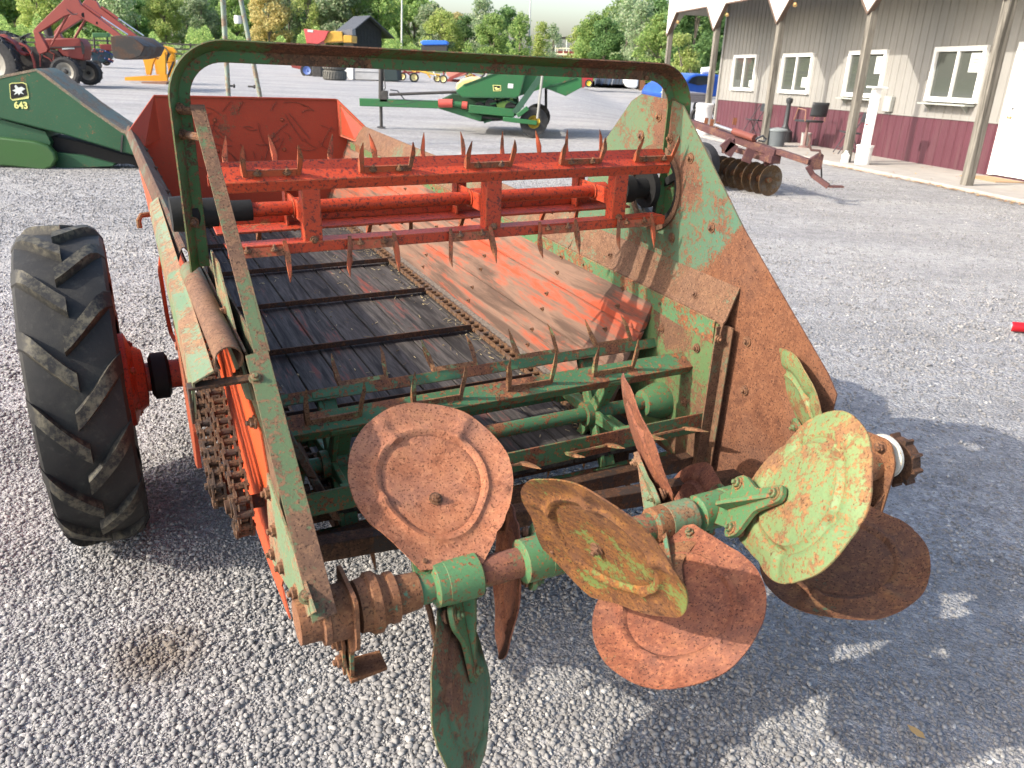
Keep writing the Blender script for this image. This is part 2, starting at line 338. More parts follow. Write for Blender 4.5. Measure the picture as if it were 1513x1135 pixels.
# the lawn that the yard ends at, beyond the rail fence
ya = [gnd(-60, 72), gnd(150, 86), gnd(250, 86), gnd(420, 90)]
lawn = MB(); lp = [(-70, 76, .02), (-20, 79.5, .02), (6, 71, .02), (12, 73, .02), (19, 62, .02), (60, 66, .02), (60, 130, .02), (-70, 130, .02)]
lawn.add(lp, [tuple(range(len(lp)))]); tag(lawn.build('lawn', M['grass']), kind='structure')
# ------------------------------------------------------------------ loose stones
def ico():
    t = (1 + 5 ** .5) / 2
    v = np.array([(-1, t, 0), (1, t, 0), (-1, -t, 0), (1, -t, 0), (0, -1, t), (0, 1, t), (0, -1, -t), (0, 1, -t), (t, 0, -1), (t, 0, 1), (-t, 0, -1), (-t, 0, 1)], float)
    v /= np.linalg.norm(v[0])
    f = np.array([(0, 11, 5), (0, 5, 1), (0, 1, 7), (0, 7, 10), (0, 10, 11), (1, 5, 9), (5, 11, 4), (11, 10, 2), (10, 7, 6), (7, 1, 8), (3, 9, 4), (3, 4, 2), (3, 2, 6), (3, 6, 8), (3, 8, 9), (4, 9, 5), (2, 4, 11), (6, 2, 10), (8, 6, 7), (9, 8, 1)])
    return v, f
def sub(v, f):
    V = [tuple(p) for p in v]; idx = {}; nf = []
    def mid(a, b):
        k = (min(a, b), max(a, b))
        if k not in idx:
            p = (np.array(V[a]) + np.array(V[b])) / 2; V.append(tuple(p / np.linalg.norm(p))); idx[k] = len(V) - 1
        return idx[k]
    for a, b, c in f:
        ab, bc, ca = mid(a, b), mid(b, c), mid(c, a); nf += [(a, ab, ca), (b, bc, ab), (c, ca, bc), (ab, bc, ca)]
    return np.array(V), np.array(nf)
def stones(name, n, yr, rr, hi, label, power=1.):
    v0, f0 = ico()
    if hi: v0, f0 = sub(v0, f0)
    K = 24; protos = []
    for k in range(K):
        s = rng.uniform(.6, 1.25, 3) * np.array([1.1, .95, .72]); p = v0 * s
        for _ in range(6):   # chop facets so the stone looks crushed
            nn = rng.normal(size=3); nn /= np.linalg.norm(nn); dd = rng.uniform(.55, .85); q = p @ nn; p = p - np.outer(np.maximum(q - dd, 0), nn)
        p *= 1 + rng.normal(size=(len(p), 1)) * .06; protos.append(p)
    protos = np.array(protos)
    y = yr[0] + (yr[1] - yr[0]) * rng.random(n) ** power
    half = .80 * y + .55; x = rng.uniform(-1, 1, n) * half
    dens = .5 + .5 * hsh(x * .8 + .6, y * .8)
    keep = rng.random(n) < np.clip(.50 + 1.0 * dens - .38 * ((x > .6) & (y > 1.75)), .12, 1)
    x, y, dens = x[keep], y[keep], dens[keep]; n = len(x)
    r = rr[0] * (rr[1] / rr[0]) ** (rng.random(n) ** 3.0) * (.8 + .4 * dens)
    pk = rng.integers(0, K, n)
    qa = rng.uniform(0, 2 * PI, n); tl = rng.normal(0, .35, n)
    ca, sa, ct, st = np.cos(qa), np.sin(qa), np.cos(tl), np.sin(tl)
    P = protos[pk]                                             # n,k,3
    yy = P[:, :, 1] * ct[:, None] - P[:, :, 2] * st[:, None]; zz = P[:, :, 1] * st[:, None] + P[:, :, 2] * ct[:, None]
    X = P[:, :, 0] * ca[:, None] - yy * sa[:, None]; Y = P[:, :, 0] * sa[:, None] + yy * ca[:, None]
    z0 = gz(x, y) + .006 * hsh(x * 1.5, y * 1.5) + r * rng.uniform(.05, .5, n)
    V = np.stack([X * r[:, None] + x[:, None], Y * r[:, None] + y[:, None], zz * r[:, None] + z0[:, None]], 2).reshape(-1, 3)
    k = len(v0); Fi = (f0[None] + (np.arange(n) * k)[:, None, None]).reshape(-1, 3)
    me = bpy.data.meshes.new(name); me.vertices.add(len(V)); me.vertices.foreach_set('co', V.ravel())
    me.loops.add(Fi.size); me.loops.foreach_set('vertex_index', Fi.ravel().astype(np.int32))
    me.polygons.add(len(Fi)); me.polygons.foreach_set('loop_start', np.arange(len(Fi)) * 3)
    me.update(calc_edges=True); me.materials.append(M['stone'])
    o = bpy.data.objects.new(name, me); COL.objects.link(o); tag(o, label, 'gravel', None, 'stuff'); return o
def mat_stone():
    m, nt, N, L, P = mk('stone'); gi = N.new('ShaderNodeNewGeometry'); tc = N.new('ShaderNodeTexCoord')
    r = gi.outputs['Random Per Island']; n = noise(N, L, tc.outputs['Object'], 160, 4, .6)
    c = ramp(N, L, r, [(0, (.170, .165, .162)), (.3, (.222, .216, .210)), (.7, (.262, .255, .245)), (.95, (.325, .312, .295)), (1, (.56, .54, .50))])
    c = mix(N, L, ramp(N, L, n, [(.4, .35), (.6, 0)]), c, (.20, .195, .195))
    c = mix(N, L, ramp(N, L, vmul(N, L, vmul(N, L, r, 37.), 1., 'MODULO') if False else r, [(.985, 0), (.995, 0)]), c, (.5, .3, .2))
    s0 = N.new('ShaderNodeVectorMath'); s0.operation = 'DISTANCE'; L.new(tc.outputs['Object'], s0.inputs[0]); s0.inputs[1].default_value = (-.93, 1.72, 0)
    c = mix(N, L, ramp(N, L, s0.outputs['Value'], [(.04, .7), (.17, 0)]), c, (.13, .10, .07))
    L.new(c, P.inputs['Base Color']); P.inputs['Roughness'].default_value = .9; P.inputs['Specular IOR Level'].default_value = .2; return m
M['stone'] = mat_stone()
stones('gravel_stones', 140000, (.75, 3.2), (.0032, .0098), True, 'loose crushed grey stones covering the yard in the foreground', 1.)
stones('gravel_stones', 130000, (3.2, 13.0), (.006, .0135), False, 'loose crushed grey stones scattered over the yard past the spreader', .9)
# ================================================================== MANURE SPREADER (local axes: x across, y forward, z up)
SMAT = Matrix([[Sm[0][i], Sm[1][i], Sm[2][i], SO[i]] for i in range(3)] + [[0, 0, 0, 1]])
SP = empty('manure_spreader', label='orange and green old manure spreader with tined beaters and rusty paddle auger in the foreground', cat='manure spreader', mat=SMAT)
XL, XR = .41, 1.70
def yz(pts, x): return [(x, y, z) for y, z in pts]
# ---- bed floor
m = MB(); xe = np.linspace(.575, 1.53, 9)
for i in range(8):
    a, b = xe[i] + .003, xe[i + 1] - .003
    m.box(((a + b) / 2, .88, .489 + random.uniform(-.002, .002)), (b - a, 3.62, .022))
m.build('bed_floor', M['floor'], SP, bev=.002)
m = MB()
for y in (-.85, .1, 1.2, 2.3): m.box((1.05, y, .455), (1.02, .06, .04))
m.build('cross_sill', M['steel_dk'], SP)
for k in range(7):
    y = .118 + .52 * k - 1.04 + (.52 * 2 if False else 0)
    if y > 2.6: continue
    if y < -.85: continue
    m = MB(); m.box((1.0, y, .516), (.835, .040, .005)).box((1.0, y - .017, .525), (.835, .006, .020))
    m.build('apron_slat', M['steel_dk'], SP, bev=.001)
def chain_flat(x):
    m = MB(); y = -.86; i = 0
    while y < 2.6:
        for sx in (-1, 1): m.box((x + sx * .019, y + .022, .515), (.009, .052, .014))
        m.tube([(x - .026, y, .517), (x + .026, y, .517)], .0075, 8); m.box((x, y + .046, .513), (.036, .008, .012))
        y += .047; i += 1
    return m
chain_flat(1.445).build('apron_chain', M['apron'], SP); chain_flat(.585).build('apron_chain', M['apron'], SP)
# caked dirt along the right chain
m = MB(); m.prism([(1.472, -.9, .502), (1.512, -.9, .502), (1.505, -.9, .519)], (0, 3.4, 0)); m.build('dirt_ridge', plain('caked_dirt', (.12, .095, .075), .95, 0, .4, 60, .8), SP)
# ---- wooden sides: three planks each
for s, x0, x1 in ((1, 1.505, 1.665), (-1, .592, .435)):
    m = MB(); o_ = np.array([s * .022, 0, .008])
    for k in range(3):
        t0, t1 = k / 3 + .006, (k + 1) / 3 - .006
        ye = -.74 if s > 0 else -1.0; a = np.array([x0 + (x1 - x0) * t0, ye, .502 + .40 * t0]); b = np.array([x0 + (x1 - x0) * t1, ye, .502 + .40 * t1])
        m.prism([a, b, b + o_, a + o_], (0, 2.7 - ye, 0))
    sp_ = m.build('side_panel', M['side'] if s > 0 else M['rail_shade'], SP, bev=.002)  # left planks take the rail colour darkened to stand for shade
    if s > 0:
        m = MB(); m.bolt((0, 0, 0), (-.93, 0, .37), .006, .004); b0 = m.build('bolt', M['boltm'], sp_)
        for k in range(3):
            for y in (-.60, -.2, .35, .9, 1.45):
                for dt in (.3, .7):
                    t_ = (k + dt) / 3; b_ = b0 if (k, y, dt) == (0, -.60, .3) else b0.copy(); b_.location = (x0 + (x1 - x0) * t_ - .001, y + .03 * dt, .502 + .4 * t_)
                    if b_ is not b0: COL.objects.link(b_); b_.parent = sp_
# outer skin under the rail on the left (orange) with the torn rear edge
m = MB(); z0 = .43
prof = [(-.35, .86), (-.75, .86), (-1.04, .80), (-1.10, .70), (-1.13, .64), (-1.08, .60), (-1.12, .56), (-1.16, .50), (-1.13, .46), (-1.20, .42), (-1.0, .40), (-.3, .40)]
m.prism(yz(prof, .415), (.004, 0, 0)); m.build('left_skin', M['orange'], SP)
m = MB(); m.prism([(.38, -.3, .93), (.42, -.3, .45), (.425, -.3, .45), (.385, -.3, .93)], (0, 3.0, 0)); m.build('left_skin', M['orange'], SP)
# ---- top rails
def rail(s, cx, name='top_rail', y0=-1.05, y1=2.70, cut=8):
    "s=+1 right, -1 left; lip hanging inside, sheet rising outward, outer edge rolled down"
    q = lambda dx, z: (cx + s * dx, y0, z)
    zc_ = (.036, .998) if cut < 8 else (.028, .962)
    P = [q(-.008, .845), q(-.003, .902), q(.004, .908), q(*zc_), q(.032, .968), q(.062, 1.006), q(.070, 1.004), q(.085, .96)][:cut]
    in_ = [np.array(p) + np.array([s * .004, 0, -.004]) for p in P]
    m = MB(); n = len(P); off = np.array([0, y1 - y0, 0])
    V = [np.array(p) for p in P] + in_; V = V + [v + off for v in V]
    fs = []
    for i in range(n - 1):
        for a in (0, n):
            q4 = (a + i, a + i + 1, a + i + 1 + 2 * n, a + i + 2 * n); fs.append(q4 if a == 0 else q4[::-1])
    fs += [(0, n, 3 * n, 2 * n), (n - 1, 3 * n - 1, 4 * n - 1, 2 * n - 1)]
    for i in range(n - 1):
        fs.append((i, i + 1, n + i + 1, n + i)); fs.append((2 * n + i, 3 * n + i, 3 * n + i + 1, 2 * n + i + 1))
    m.add(V, fs)
    for y in [v for v in (-.9, -.45, 0, .5, 1.0, 1.6, 2.2) if y0 < v < y1 - .15]: m.bolt((cx + s * .015, y, .935), (-s * .9, 0, .44), .009, .006); m.bolt((cx - s * .006, y+.12, .875), (-s, 0, .05), .008, .006)
    return m.build(name, M['rail'], SP, ang=25)
rail(1, 1.662, y0=-.20); rail(1, 1.662, y1=-.204, cut=4); rail(-1, .438, y1=-.204, cut=4).data.materials[0] = M['rail_shade']; rail(-1, .438, y0=-.20).data.materials[0] = M['rail_shade']  # left rails: shade painted in by the darker rail colour
m = MB(); m.prism([(1.650, -1.03, .835), (1.646, -1.03, .900), (1.650, -1.03, .902), (1.654, -1.03, .835)], (0, 3.6, 0)); m.build('rail_lip', M['green'], SP)
# ---- front panel with folded corner gussets
m = MB(); m.prism([(x, 2.68, z) for x, z in ((.57, .47), (1.53, .47), (1.665, .9), (1.675, 1.0), (1.60, 1.155), (.53, 1.175), (.425, 1.0), (.435, .9))], (0, .006, 0))
m.prism([(.53, 2.672, 1.175), (1.60, 2.672, 1.155), (1.60, 2.672, 1.145), (.53, 2.672, 1.165)], (0, .03, 0))
for px_ in (.85, 1.25):
    for z_ in (.85, 1.03): m.bolt((px_, 2.68, z_), (0, -1, 0), .009, .006)
# scratches are bare scores in the paint: thin dark grooves laid into the panel
m.cur = 1; random.seed(3)
for _ in range(44):
    x = random.uniform(.6, 1.5); z = random.uniform(.72, 1.13); a = random.choice([-.7, -.5, .9, 1.3, 2.4, -1.2]) + random.uniform(-.25, .25); L_ = random.uniform(.04, .2); c = random.uniform(-.6, .6)
    pts = [(x + t_ * L_ * math.cos(a + c * t_), 2.6775, z + t_ * L_ * math.sin(a + c * t_)) for t_ in np.linspace(0, 1, 6)]
    pts = [p for p in pts if .56 < p[0] < 1.58 and .6 < p[2] < 1.145]
    if len(pts) > 2:
        w_ = random.uniform(.0012, .003)
        for i in range(len(pts) - 1): m.bar(pts[i], pts[i + 1], .004, w_)
m.build('front_panel', [M['orange_scr'], plain('scratch_rust', (.20, .05, .03), .8, 0, .3, 60)], SP)
m = MB(); m.prism([(1.60, 2.665, 1.155), (1.735, 2.50, 1.0), (1.665, 2.52, .91), (1.60, 2.665, .93)], (.004, .004, 0)); m.build('corner_gusset', M['orange_scr'], SP)
m = MB(); m.prism([(.53, 2.665, 1.175), (.365, 2.50, 1.0), (.435, 2.52, .91), (.53, 2.665, .93)], (-.004, .004, 0)); m.build('corner_gusset', M['orange_scr'], SP)

# ---- right end plate: sheet with a round opening, bent outwards at the back
HC = np.array([-.62, 1.19])
def fan_plate(poly, hole, xf, th, mat, name, nr=14, hc=HC):
    P = np.array(poly, float); n = len(P); ang = sorted(list(np.linspace(-PI, PI, 72, endpoint=False)) + [math.atan2(*(p - hc)[::-1]) for p in P])
    def edge(a):
        d = np.array([math.cos(a), math.sin(a)]); best = 9
        for i in range(n):
            p, q = P[i], P[(i + 1) % n]; e = q - p; den = d[0] * -e[1] + d[1] * e[0]
            if abs(den) < 1e-9: continue
            w = p - hc; t_ = (w[0] * -e[1] + w[1] * e[0]) / den; u = (d[0] * w[1] - d[1] * w[0]) / den
            if t_ > 0 and -1e-6 <= u <= 1 + 1e-6: best = min(best, t_)
        return best
    V = []; na = len(ang)
    for side in (0, 1):
        for r in range(nr + 1):
            for a in ang:
                R_ = hole + (edge(a) - hole) * (r / nr); y, z = hc[0] + R_ * math.cos(a), hc[1] + R_ * math.sin(a)
                V.append((xf(y, z) + side * th, y, z))
    fs = []; K = (nr + 1) * na
    for r in range(nr):
        for i in range(na):
            j = (i + 1) % na; q = (r * na + i, r * na + j, (r + 1) * na + j, (r + 1) * na + i)
            fs.append(q); fs.append(tuple(k + K for k in q[::-1]))
    for i in range(na):
        j = (i + 1) % na; fs.append((i, i + K, j + K, j)); a, b = nr * na + i, nr * na + j; fs.append((a, b, b + K, a + K))
    m = MB(); m.add(V, fs); return m
def bend(y, z): 
    e = .715 + (y + .70) * 0   # vertical crease line behind the hoop leg
    return XR + .12 * max(0, -y - 1.03)
RP = [(-.45, 1.425), (-.50, 1.45), (-.67, 1.445), (-.71, 1.435), (-1.36, .862), (-1.395, .82), (-1.385, .50), (-1.30, .40), (-1.0, .38), (-.20, .40), (-.13, .95), (-.28, 1.25)]
m = fan_plate(RP, .112, bend, .004, None, 'end_plate')
m.cur = 1
for y, z in ((-.60, 1.395), (-.665, 1.34), (-.77, 1.30), (-.52, 1.33), (-.73, 1.06), (-.9, 1.13), (-1.02, .95), (-1.1, .86), (-1.12, .72)): m.bolt((bend(y, z), y, z), (-1, 0, 0), .011, .004)
rp = m.build('end_plate', [M['plate'], M['boltm']], SP, ang=20)
# ring round the opening
m = MB(); m.lathe([(.112, -.006), (.128, -.006), (.128, 0), (.112, 0)], (XR, HC[0], HC[1]), (1, 0, 0), 48, True); m.build('opening_ring', M['rail'], SP)
# corner post, inner green liner
m = MB(); m.box((1.662, -1.042, .64), (.034, .005, .50)).box((1.681, -1.055, .64), (.004, .03, .50)); m.cur = 1; m.bolt((1.655, -1.045, .855), (0, -1, 0), .009, .006); m.build('corner_post', [M['rail'], M['boltm']], SP)
m = MB(); m.prism([(1.640, -.66, .50), (1.652, -1.04, .40), (1.652, -1.04, .895), (1.650, -.62, .895)], (.005, 0, 0)); m.cur = 1
for y, z in ((-.80, .80), (-.97, .80), (-.95, .62)): m.bolt((1.648, y, z), (-1, 0, .02), .010, .005)
m.build('liner_sheet', [M['liner'], M['boltm']], SP)
# ---- left end plate seen on edge: sheet, rusty bent rear flange, green lower gusset
LP = [(-.49, 1.435), (-.69, 1.44), (-1.45, .80), (-1.56, .70), (-1.44, .665), (-1.26, .61), (-1.15, .50), (-1.0, .44), (-.26, .42), (-.22, .95), (-.34, 1.25)]
LP = [(-1.17, 1.02)] + LP[2:9] + [(-.30, 1.0)]
m = MB(); m.prism(yz(LP, .420), (.004, 0, 0)); m.build('end_plate', M['flange'], SP)
m = MB()
A = np.array([.412, -.69, 1.44]); B_ = np.array([.428, -1.16, 1.035]); C_ = np.array([.438, -1.56, .71])
def strip(m, a, b, wdir, w, th):
    a = np.array(a); b = np.array(b); wd = np.array(wdir, float) * w; nn = np.cross(b - a, wd); nn = nn / np.linalg.norm(nn) * th
    m.prism([a, b, b + wd, a + wd], nn)
strip(m, A, B_, (-1, 0, 0), .026, .004); strip(m, A, B_, (0, .8, -.6), .016, .004); strip(m, B_ + [0, .001, .003], C_, (-1, -.1, -.1), .043, .004)
for p in ((.395, -1.20, 1.0), (.395, -1.53, .735)): m.bolt(p, (-.1, -.65, .75), .01, .008)
m.build('rear_flange', M['flange'], SP, bev=.001)
m = MB()
G = [(-1.21, .80), (-1.58, .74), (-1.50, .665), (-1.42, .645), (-1.30, .60), (-1.17, .555), (-1.155, .60), (-1.17, .70)]
m.prism(yz(G, .396), (.004, 0, 0)); m.cur = 1
for y, z in ((-1.22, .76), (-1.25, .69), (-1.30, .635), (-1.43, .67), (-1.20, .60)): m.bolt((.397, y, z), (-1, -.1, .05), .012, .010)
m.build('corner_gusset', [M['shield'], M['boltm']], SP)
for y, z in ((-1.10, .86), (-.80, 1.0), (-.88, .965), (-.97, .915)): m = MB(); m.bolt((.398, y, z), (-1, -.1, .05), .011, .010); m.build('bolt', M['boltm'], SP)
m = MB(); m.prism(yz([(-.62, 1.10), (-.74, 1.10), (-1.08, .90), (-.98, .86), (-.7, .90)], .400), (.004, 0, 0)); m.build('side_brace', M['shield'], SP)
# ---- hoop over the beaters: bent angle iron
def hoop():
    path = []; zt, r = 1.548, .10
    for z in np.linspace(1.07, zt - r, 8): path.append((.368, z, 0))
    for a in np.linspace(0, 1, 12)[1:]: t_ = a * PI / 2; path.append((.368 + r - r * math.cos(t_), zt - r + r * math.sin(t_), t_))
    for x in np.linspace(.5, 1.62, 20)[1:-1]: path.append((x, zt - (x - .45) * .022, PI / 2))
    z2 = zt - .026
    for a in np.linspace(0, 1, 12): t_ = a * PI / 2; path.append((1.712 - r + r * math.sin(t_), z2 - r + r * math.cos(t_), PI / 2 + t_))
    for z in np.linspace(z2 - r, 1.10, 6)[1:]: path.append((1.712, z, PI))
    secs = []
    for x, z, t_ in path:
        o = np.array([-math.cos(t_), 0, math.sin(t_)]) if True else 0     # outward normal in the hoop plane
        p = np.array([x, -.655, z]); back = np.array([0, -1., 0])
        c = [p - o * .024, p - o * .024 - back * .004, p + o * .003 - back * .004, p + o * .025 + back * .042, p + o * .022 + back * .045, p]
        secs.append(c)
    m = MB(); V = [q for c in secs for q in c]; n = 6; fs = []
    for i in range(len(secs) - 1):
        for k in range(n):
            k2 = (k + 1) % n; fs.append((i * n + k, i * n + k2, (i + 1) * n + k2, (i + 1) * n + k))
    fs += [tuple(range(n - 1, -1, -1)), tuple(range((len(secs) - 1) * n, len(secs) * n))]
    m.add(V, fs); m.cur = 1
    for z in (1.43, 1.375, 1.18): m.bolt((.366, -.668, z), (-.4, -.9, 0), .009, .008)
    for x in (.80, 1.60): m.lathe([(.006, 0), (.006, .002)], (x, -.657, 1.53 - (x-.45)*.022), (0, -1, 0), 12)
    return m.build('guard_hoop', [M['hoopgreen'], M['boltm']], SP, ang=30)
hoop()
for z_, y_ in ((1.425, -.69), (1.375, -.745)): m = MB(); m.tube([(.366, -.66, z_), (.408, y_, z_)], .009, 10); m.build('spacer_bolt', M['boltm'], SP)
# ---- left drive: shields, bracket, chain, sprockets
m = MB()
a = np.array
sh = [a([.333, .55, .985]), a([.290, -1.10, .965]), a([.331, -1.10, .985]), a([.362, .55, 1.005])]
m.prism(sh, (0, 0, -.004)); m.prism([sh[0], sh[1], sh[1] + a([-.004, -.0, -.075]), sh[0] + a([-.006, 0, -.03])], (.004, 0, 0)); m.build('chain_shield', M['shield'], SP)
m = MB(); secs = []; na = 20; V = []; r = .028
for y in (-.40, -1.06):
    for k in range(na): t_ = PI * (-.25 + 1.5 * k / (na - 1)); V.append((.367 - r * math.cos(t_) * 1, y, .988 + r * math.sin(t_)))
for y in (-.40, -1.06):
    for k in range(na): t_ = PI * (-.25 + 1.5 * k / (na - 1)); V.append((.367 - (r - .003) * math.cos(t_), y, .988 + (r - .003) * math.sin(t_)))
fs = []
for k in range(na - 1):
    fs += [(k, k + 1, na + k + 1, na + k), (2 * na + k, 3 * na + k, 3 * na + k + 1, 2 * na + k + 1), (k, 2 * na + k, 2 * na + k + 1, k + 1), (na + k, na + k + 1, 3 * na + k + 1, 3 * na + k)]
m.add(V, fs); m.build('rolled_guard', M['rail'], SP)
m = MB(); m.box((.35, -1.085, .952), (.14, .032, .006)).box((.283, -1.085, .915), (.006, .032, .075)); m.build('shield_bracket', M['steel_dk'], SP, bev=.001)
def sprocket(c, r, w, teeth, name, mat, parent=SP, axis=(1, 0, 0)):
    m = MB(); a_, u, v = frame(axis); c = np.array(c, float); P = []
    for k in range(teeth):
        for dr, da in ((0, -.30), (0, -.16), (r * .16, -.07), (r * .16, .07), (0, .16), (0, .30)):
            t_ = 2 * PI * (k + da) / teeth; P.append(c - a_ * w / 2 + (r + dr - r*.04) * (math.cos(t_) * u + math.sin(t_) * v))
    m.prism(P, a_ * w); m.lathe([(r * .42, -w * 1.6), (r * .42, w * 1.6)], c, a_, 20); m.lathe([(r * .2, -w * 2.2), (r * .2, w * 2.2)], c, a_, 14)
    return m.build(name, mat, parent, ang=30)
def roller_chain(c1, r1, c2, r2, x, w, pitch, name, parent=SP):
    c1 = np.array(c1); c2 = np.array(c2); d = c2 - c1; L_ = np.linalg.norm(d); th = math.atan2(d[1], d[0]); be = math.acos((r1 - r2) / L_)
    path = []
    for t_ in np.linspace(th + be, th + 2 * PI - be, 40): path.append(c1 + r1 * np.array([math.cos(t_), math.sin(t_)]))
    for t_ in np.linspace(th - be, th + be, 40): path.append(c2 + r2 * np.array([math.cos(t_), math.sin(t_)]))
    path = np.array(path + [path[0]]); seg = np.linalg.norm(np.diff(path, axis=0), axis=1); cum = np.r_[0, np.cumsum(seg)]; N_ = int(cum[-1] / pitch / 2) * 2; s_ = np.linspace(0, cum[-1], N_ + 1)[:-1]
    Q = np.stack([np.interp(s_, cum, path[:, 0]), np.interp(s_, cum, path[:, 1])], 1)
    m = MB()
    for i in range(N_):
        p, q = Q[i], Q[(i + 1) % N_]; ww = w / 2 if i % 2 else w / 2 - .005
        for sx in (-1, 1): 
            e = (q - p) * .22
            m.bar((x + sx * ww, *(p - e)), (x + sx * ww, *(q + e)), .0045, .019, up=np.cross((1, 0, 0), (0, *(q - p))))
        m.tube([(x - w * .46, *p), (x + w * .46, *p)], .0085, 8); m.tube([(x - w * .62, *p), (x + w * .62, *p)], .0042, 6)
    return m.build(name, M['chain'], parent)
roller_chain((-.99, .605), .066, (-.30, .90), .05, .362, .036, .033, 'drive_chain')
sprocket((.362, -.99, .605), .062, .014, 11, 'sprocket', M['chain']); sprocket((.362, -.30, .90), .046, .014, 9, 'sprocket', M['chain'])
m = MB(); m.tube([(.33, -.99, .605), (.52, -.99, .605)], .016, 12); m.build('jackshaft', M['steel_dk'], SP)
roller_chain((-.90, .615), .045, (-.34, .86), .04, .325, .026, .030, 'drive_chain')
sprocket((.325, -.90, .615), .042, .012, 9, 'sprocket', M['chain'])
m = MB(); m.prism(yz([(-.42, .84), (-.50, .83), (-.62, .62), (-.60, .50), (-.52, .47), (-.47, .60)], .305), (.012, 0, 0)); m.tube([(.30, -.45, .8), (.42, -.45, .8)], .012); m.build('tightener_arm', weathered('arm_orange', (.35, .06, .02), .4, 9, .6, .6), SP, bev=.002)
m = MB(); pts = [(.335, .30, .86), (.322, .30, .80), (.322, .25, .66), (.325, .22, .60), (.332, .18, .585), (.34, .12, .60), (.34, .12, .68)]; m.tube(pts, .007, 8); m.build('control_rod', M['orange'], SP)
m = MB(); m.tube([(.36, .95, .86), (.31, .93, .86), (.298, .93, .84), (.298, .93, .81)], .011, 8); m.build('rope_hook', M['castrust'], SP)
# ---- wheel, hub, axle
def tyre(R=.53, W=.30):
    m = MB(); pr = []
    half = [(.335, .075), (.35, .105), (.40, .132), (.455, .145), (.49, .146), (.507, .135), (.515, .10), (.519, .05), (.52, 0)]
    pr = [(r, h * W / .30) for r, h in half] + [(r, -h * W / .30) for r, h in half[::-1][1:]] + [(.335, -.06 * W / .3), (.325, 0)]
    m.lathe(pr, (0, 0, 0), (1, 0, 0), 72, True)
    n = 15
    for side in (-1, 1):
        for k in range(n):
            a0 = 2 * PI * (k + (.5 if side > 0 else 0)) / n; V = []
            wob = random.uniform(-.01, .01)
            S_ = 12
            for i in range(S_):
                t_ = min(1, i / 8); sh_ = max(0, i - 8); hx = side * (-.012 + .155 * t_); ang = a0 + .30 * t_ ** 1.15 + wob
                rt = .519 - .03 * max(0, t_ - .72) / .28; hgt = .028 * (1 - .15 * t_) if t_ < .95 else .004
                if t_ > .8: hx = side * (.112 + .036 * (t_ - .8) / .2)
                wd = .046 + .010 * t_ + .004 * sh_
                if sh_: hgt = 0
                for dw, dr in ((-wd, -.006), (-wd * .72, hgt), (wd * .72, hgt), (wd, -.006)):
                    aa = ang + dw / R * .72; rr = rt + dr - .024 * sh_; V.append((hx + side * ((.010 - .003 * sh_ if dr > 0 else -.004) if sh_ else 0) + side * (.004 if sh_ and dr==0 else 0), -math.cos(aa) * rr, math.sin(aa) * rr))
            fs = []
            for i in range(S_ - 1):
                for j in range(3):
                    q = (i * 4 + j, i * 4 + j + 1, i * 4 + j + 5, i * 4 + j + 4); fs.append(q if side > 0 else q[::-1])
            fs += [(0, 3, 2, 1) if side > 0 else (0, 1, 2, 3), (S_ * 4 - 4, S_ * 4 - 3, S_ * 4 - 2, S_ * 4 - 1) if side > 0 else (S_ * 4 - 1, S_ * 4 - 2, S_ * 4 - 3, S_ * 4 - 4)]
            m.add(V, fs)
    return m
def mat_rubber():
    m, nt, N, L, P = mk('dusty_rubber'); tc = N.new('ShaderNodeTexCoord'); co = tc.outputs['Object']
    a_ = noise(N, L, co, 5, 8, .7, .5); b = noise(N, L, co, 40, 6, .7); s = N.new('ShaderNodeSeparateXYZ'); L.new(co, s.inputs[0])
    r2 = vmul(N, L, vmul(N, L, s.outputs[1], s.outputs[1]), vmul(N, L, s.outputs[2], s.outputs[2]), 'ADD')
    c = mix(N, L, ramp(N, L, a_, [(.4, .0), (.7, .5)]), (.012, .012, .012), (.040, .038, .034))
    top = ramp(N, L, r2, [(.268, 0), (.287, 1)])      # mud and gravel dust stuck on the lug faces
    mud = vmul(N, L, top, ramp(N, L, b, [(.43, 0), (.58, .62)])); mud = vmul(N, L, mud, ramp(N, L, a_, [(.36, .15), (.50, 1)]))
    c = mix(N, L, mud, c, (.135, .12, .08)); c = mix(N, L, ramp(N, L, b, [(.56, 0), (.72, .35)]), c, (.07, .066, .058))
    L.new(c, P.inputs['Base Color']); P.inputs['Roughness'].default_value = .68; P.inputs['Specular IOR Level'].default_value = .35
    bp = nd(N, 'ShaderNodeBump', _Strength=.25, _Distance=.004); L.new(b, bp.inputs['Height']); L.new(bp.outputs[0], P.inputs['Normal']); return m
M['rubber'] = mat_rubber()
def make_wheel(x, s):
    W = empty('wheel', (x, .07, .508)); W.parent = SP
    W2 = MB(); 
    hub = MB(); hub.lathe([(.0, .02 * s), (.10, .02 * s), (.12, .045 * s), (.21, .05 * s), (.29, .075 * s), (.335, .075 * s), (.335, .12 * s), (.345, .125 * s), (.35, .118 * s), (.345, .06 * s), (.34, -.10 * s), (.345, -.125 * s)], (0, 0, 0), (1, 0, 0), 48)
    for k in range(6): t_ = k * PI / 3; hub.bolt((.045 * s, .15 * math.cos(t_), .15 * math.sin(t_)), (s, 0, 0), .013, .012)
    tyre().build('tyre', M['rubber'], W, ang=28)
    hub.build('rim', M['orange'], W)
    h2 = MB(); h2.lathe([(.15, .05 * s), (.165, .145 * s), (.165, .160 * s), (.12, .180 * s), (.10, .215 * s), (.07, .22 * s)], (0, 0, 0), (1, 0, 0), 28)
    for k in range(6): t_ = k * PI / 3 + .4; h2.bolt((.165 * s, .140 * math.cos(t_), .125 * math.sin(t_)), (s, 0, 0), .013, .016)
    h2.build('hub', M['orange_dk'], W)
    return W
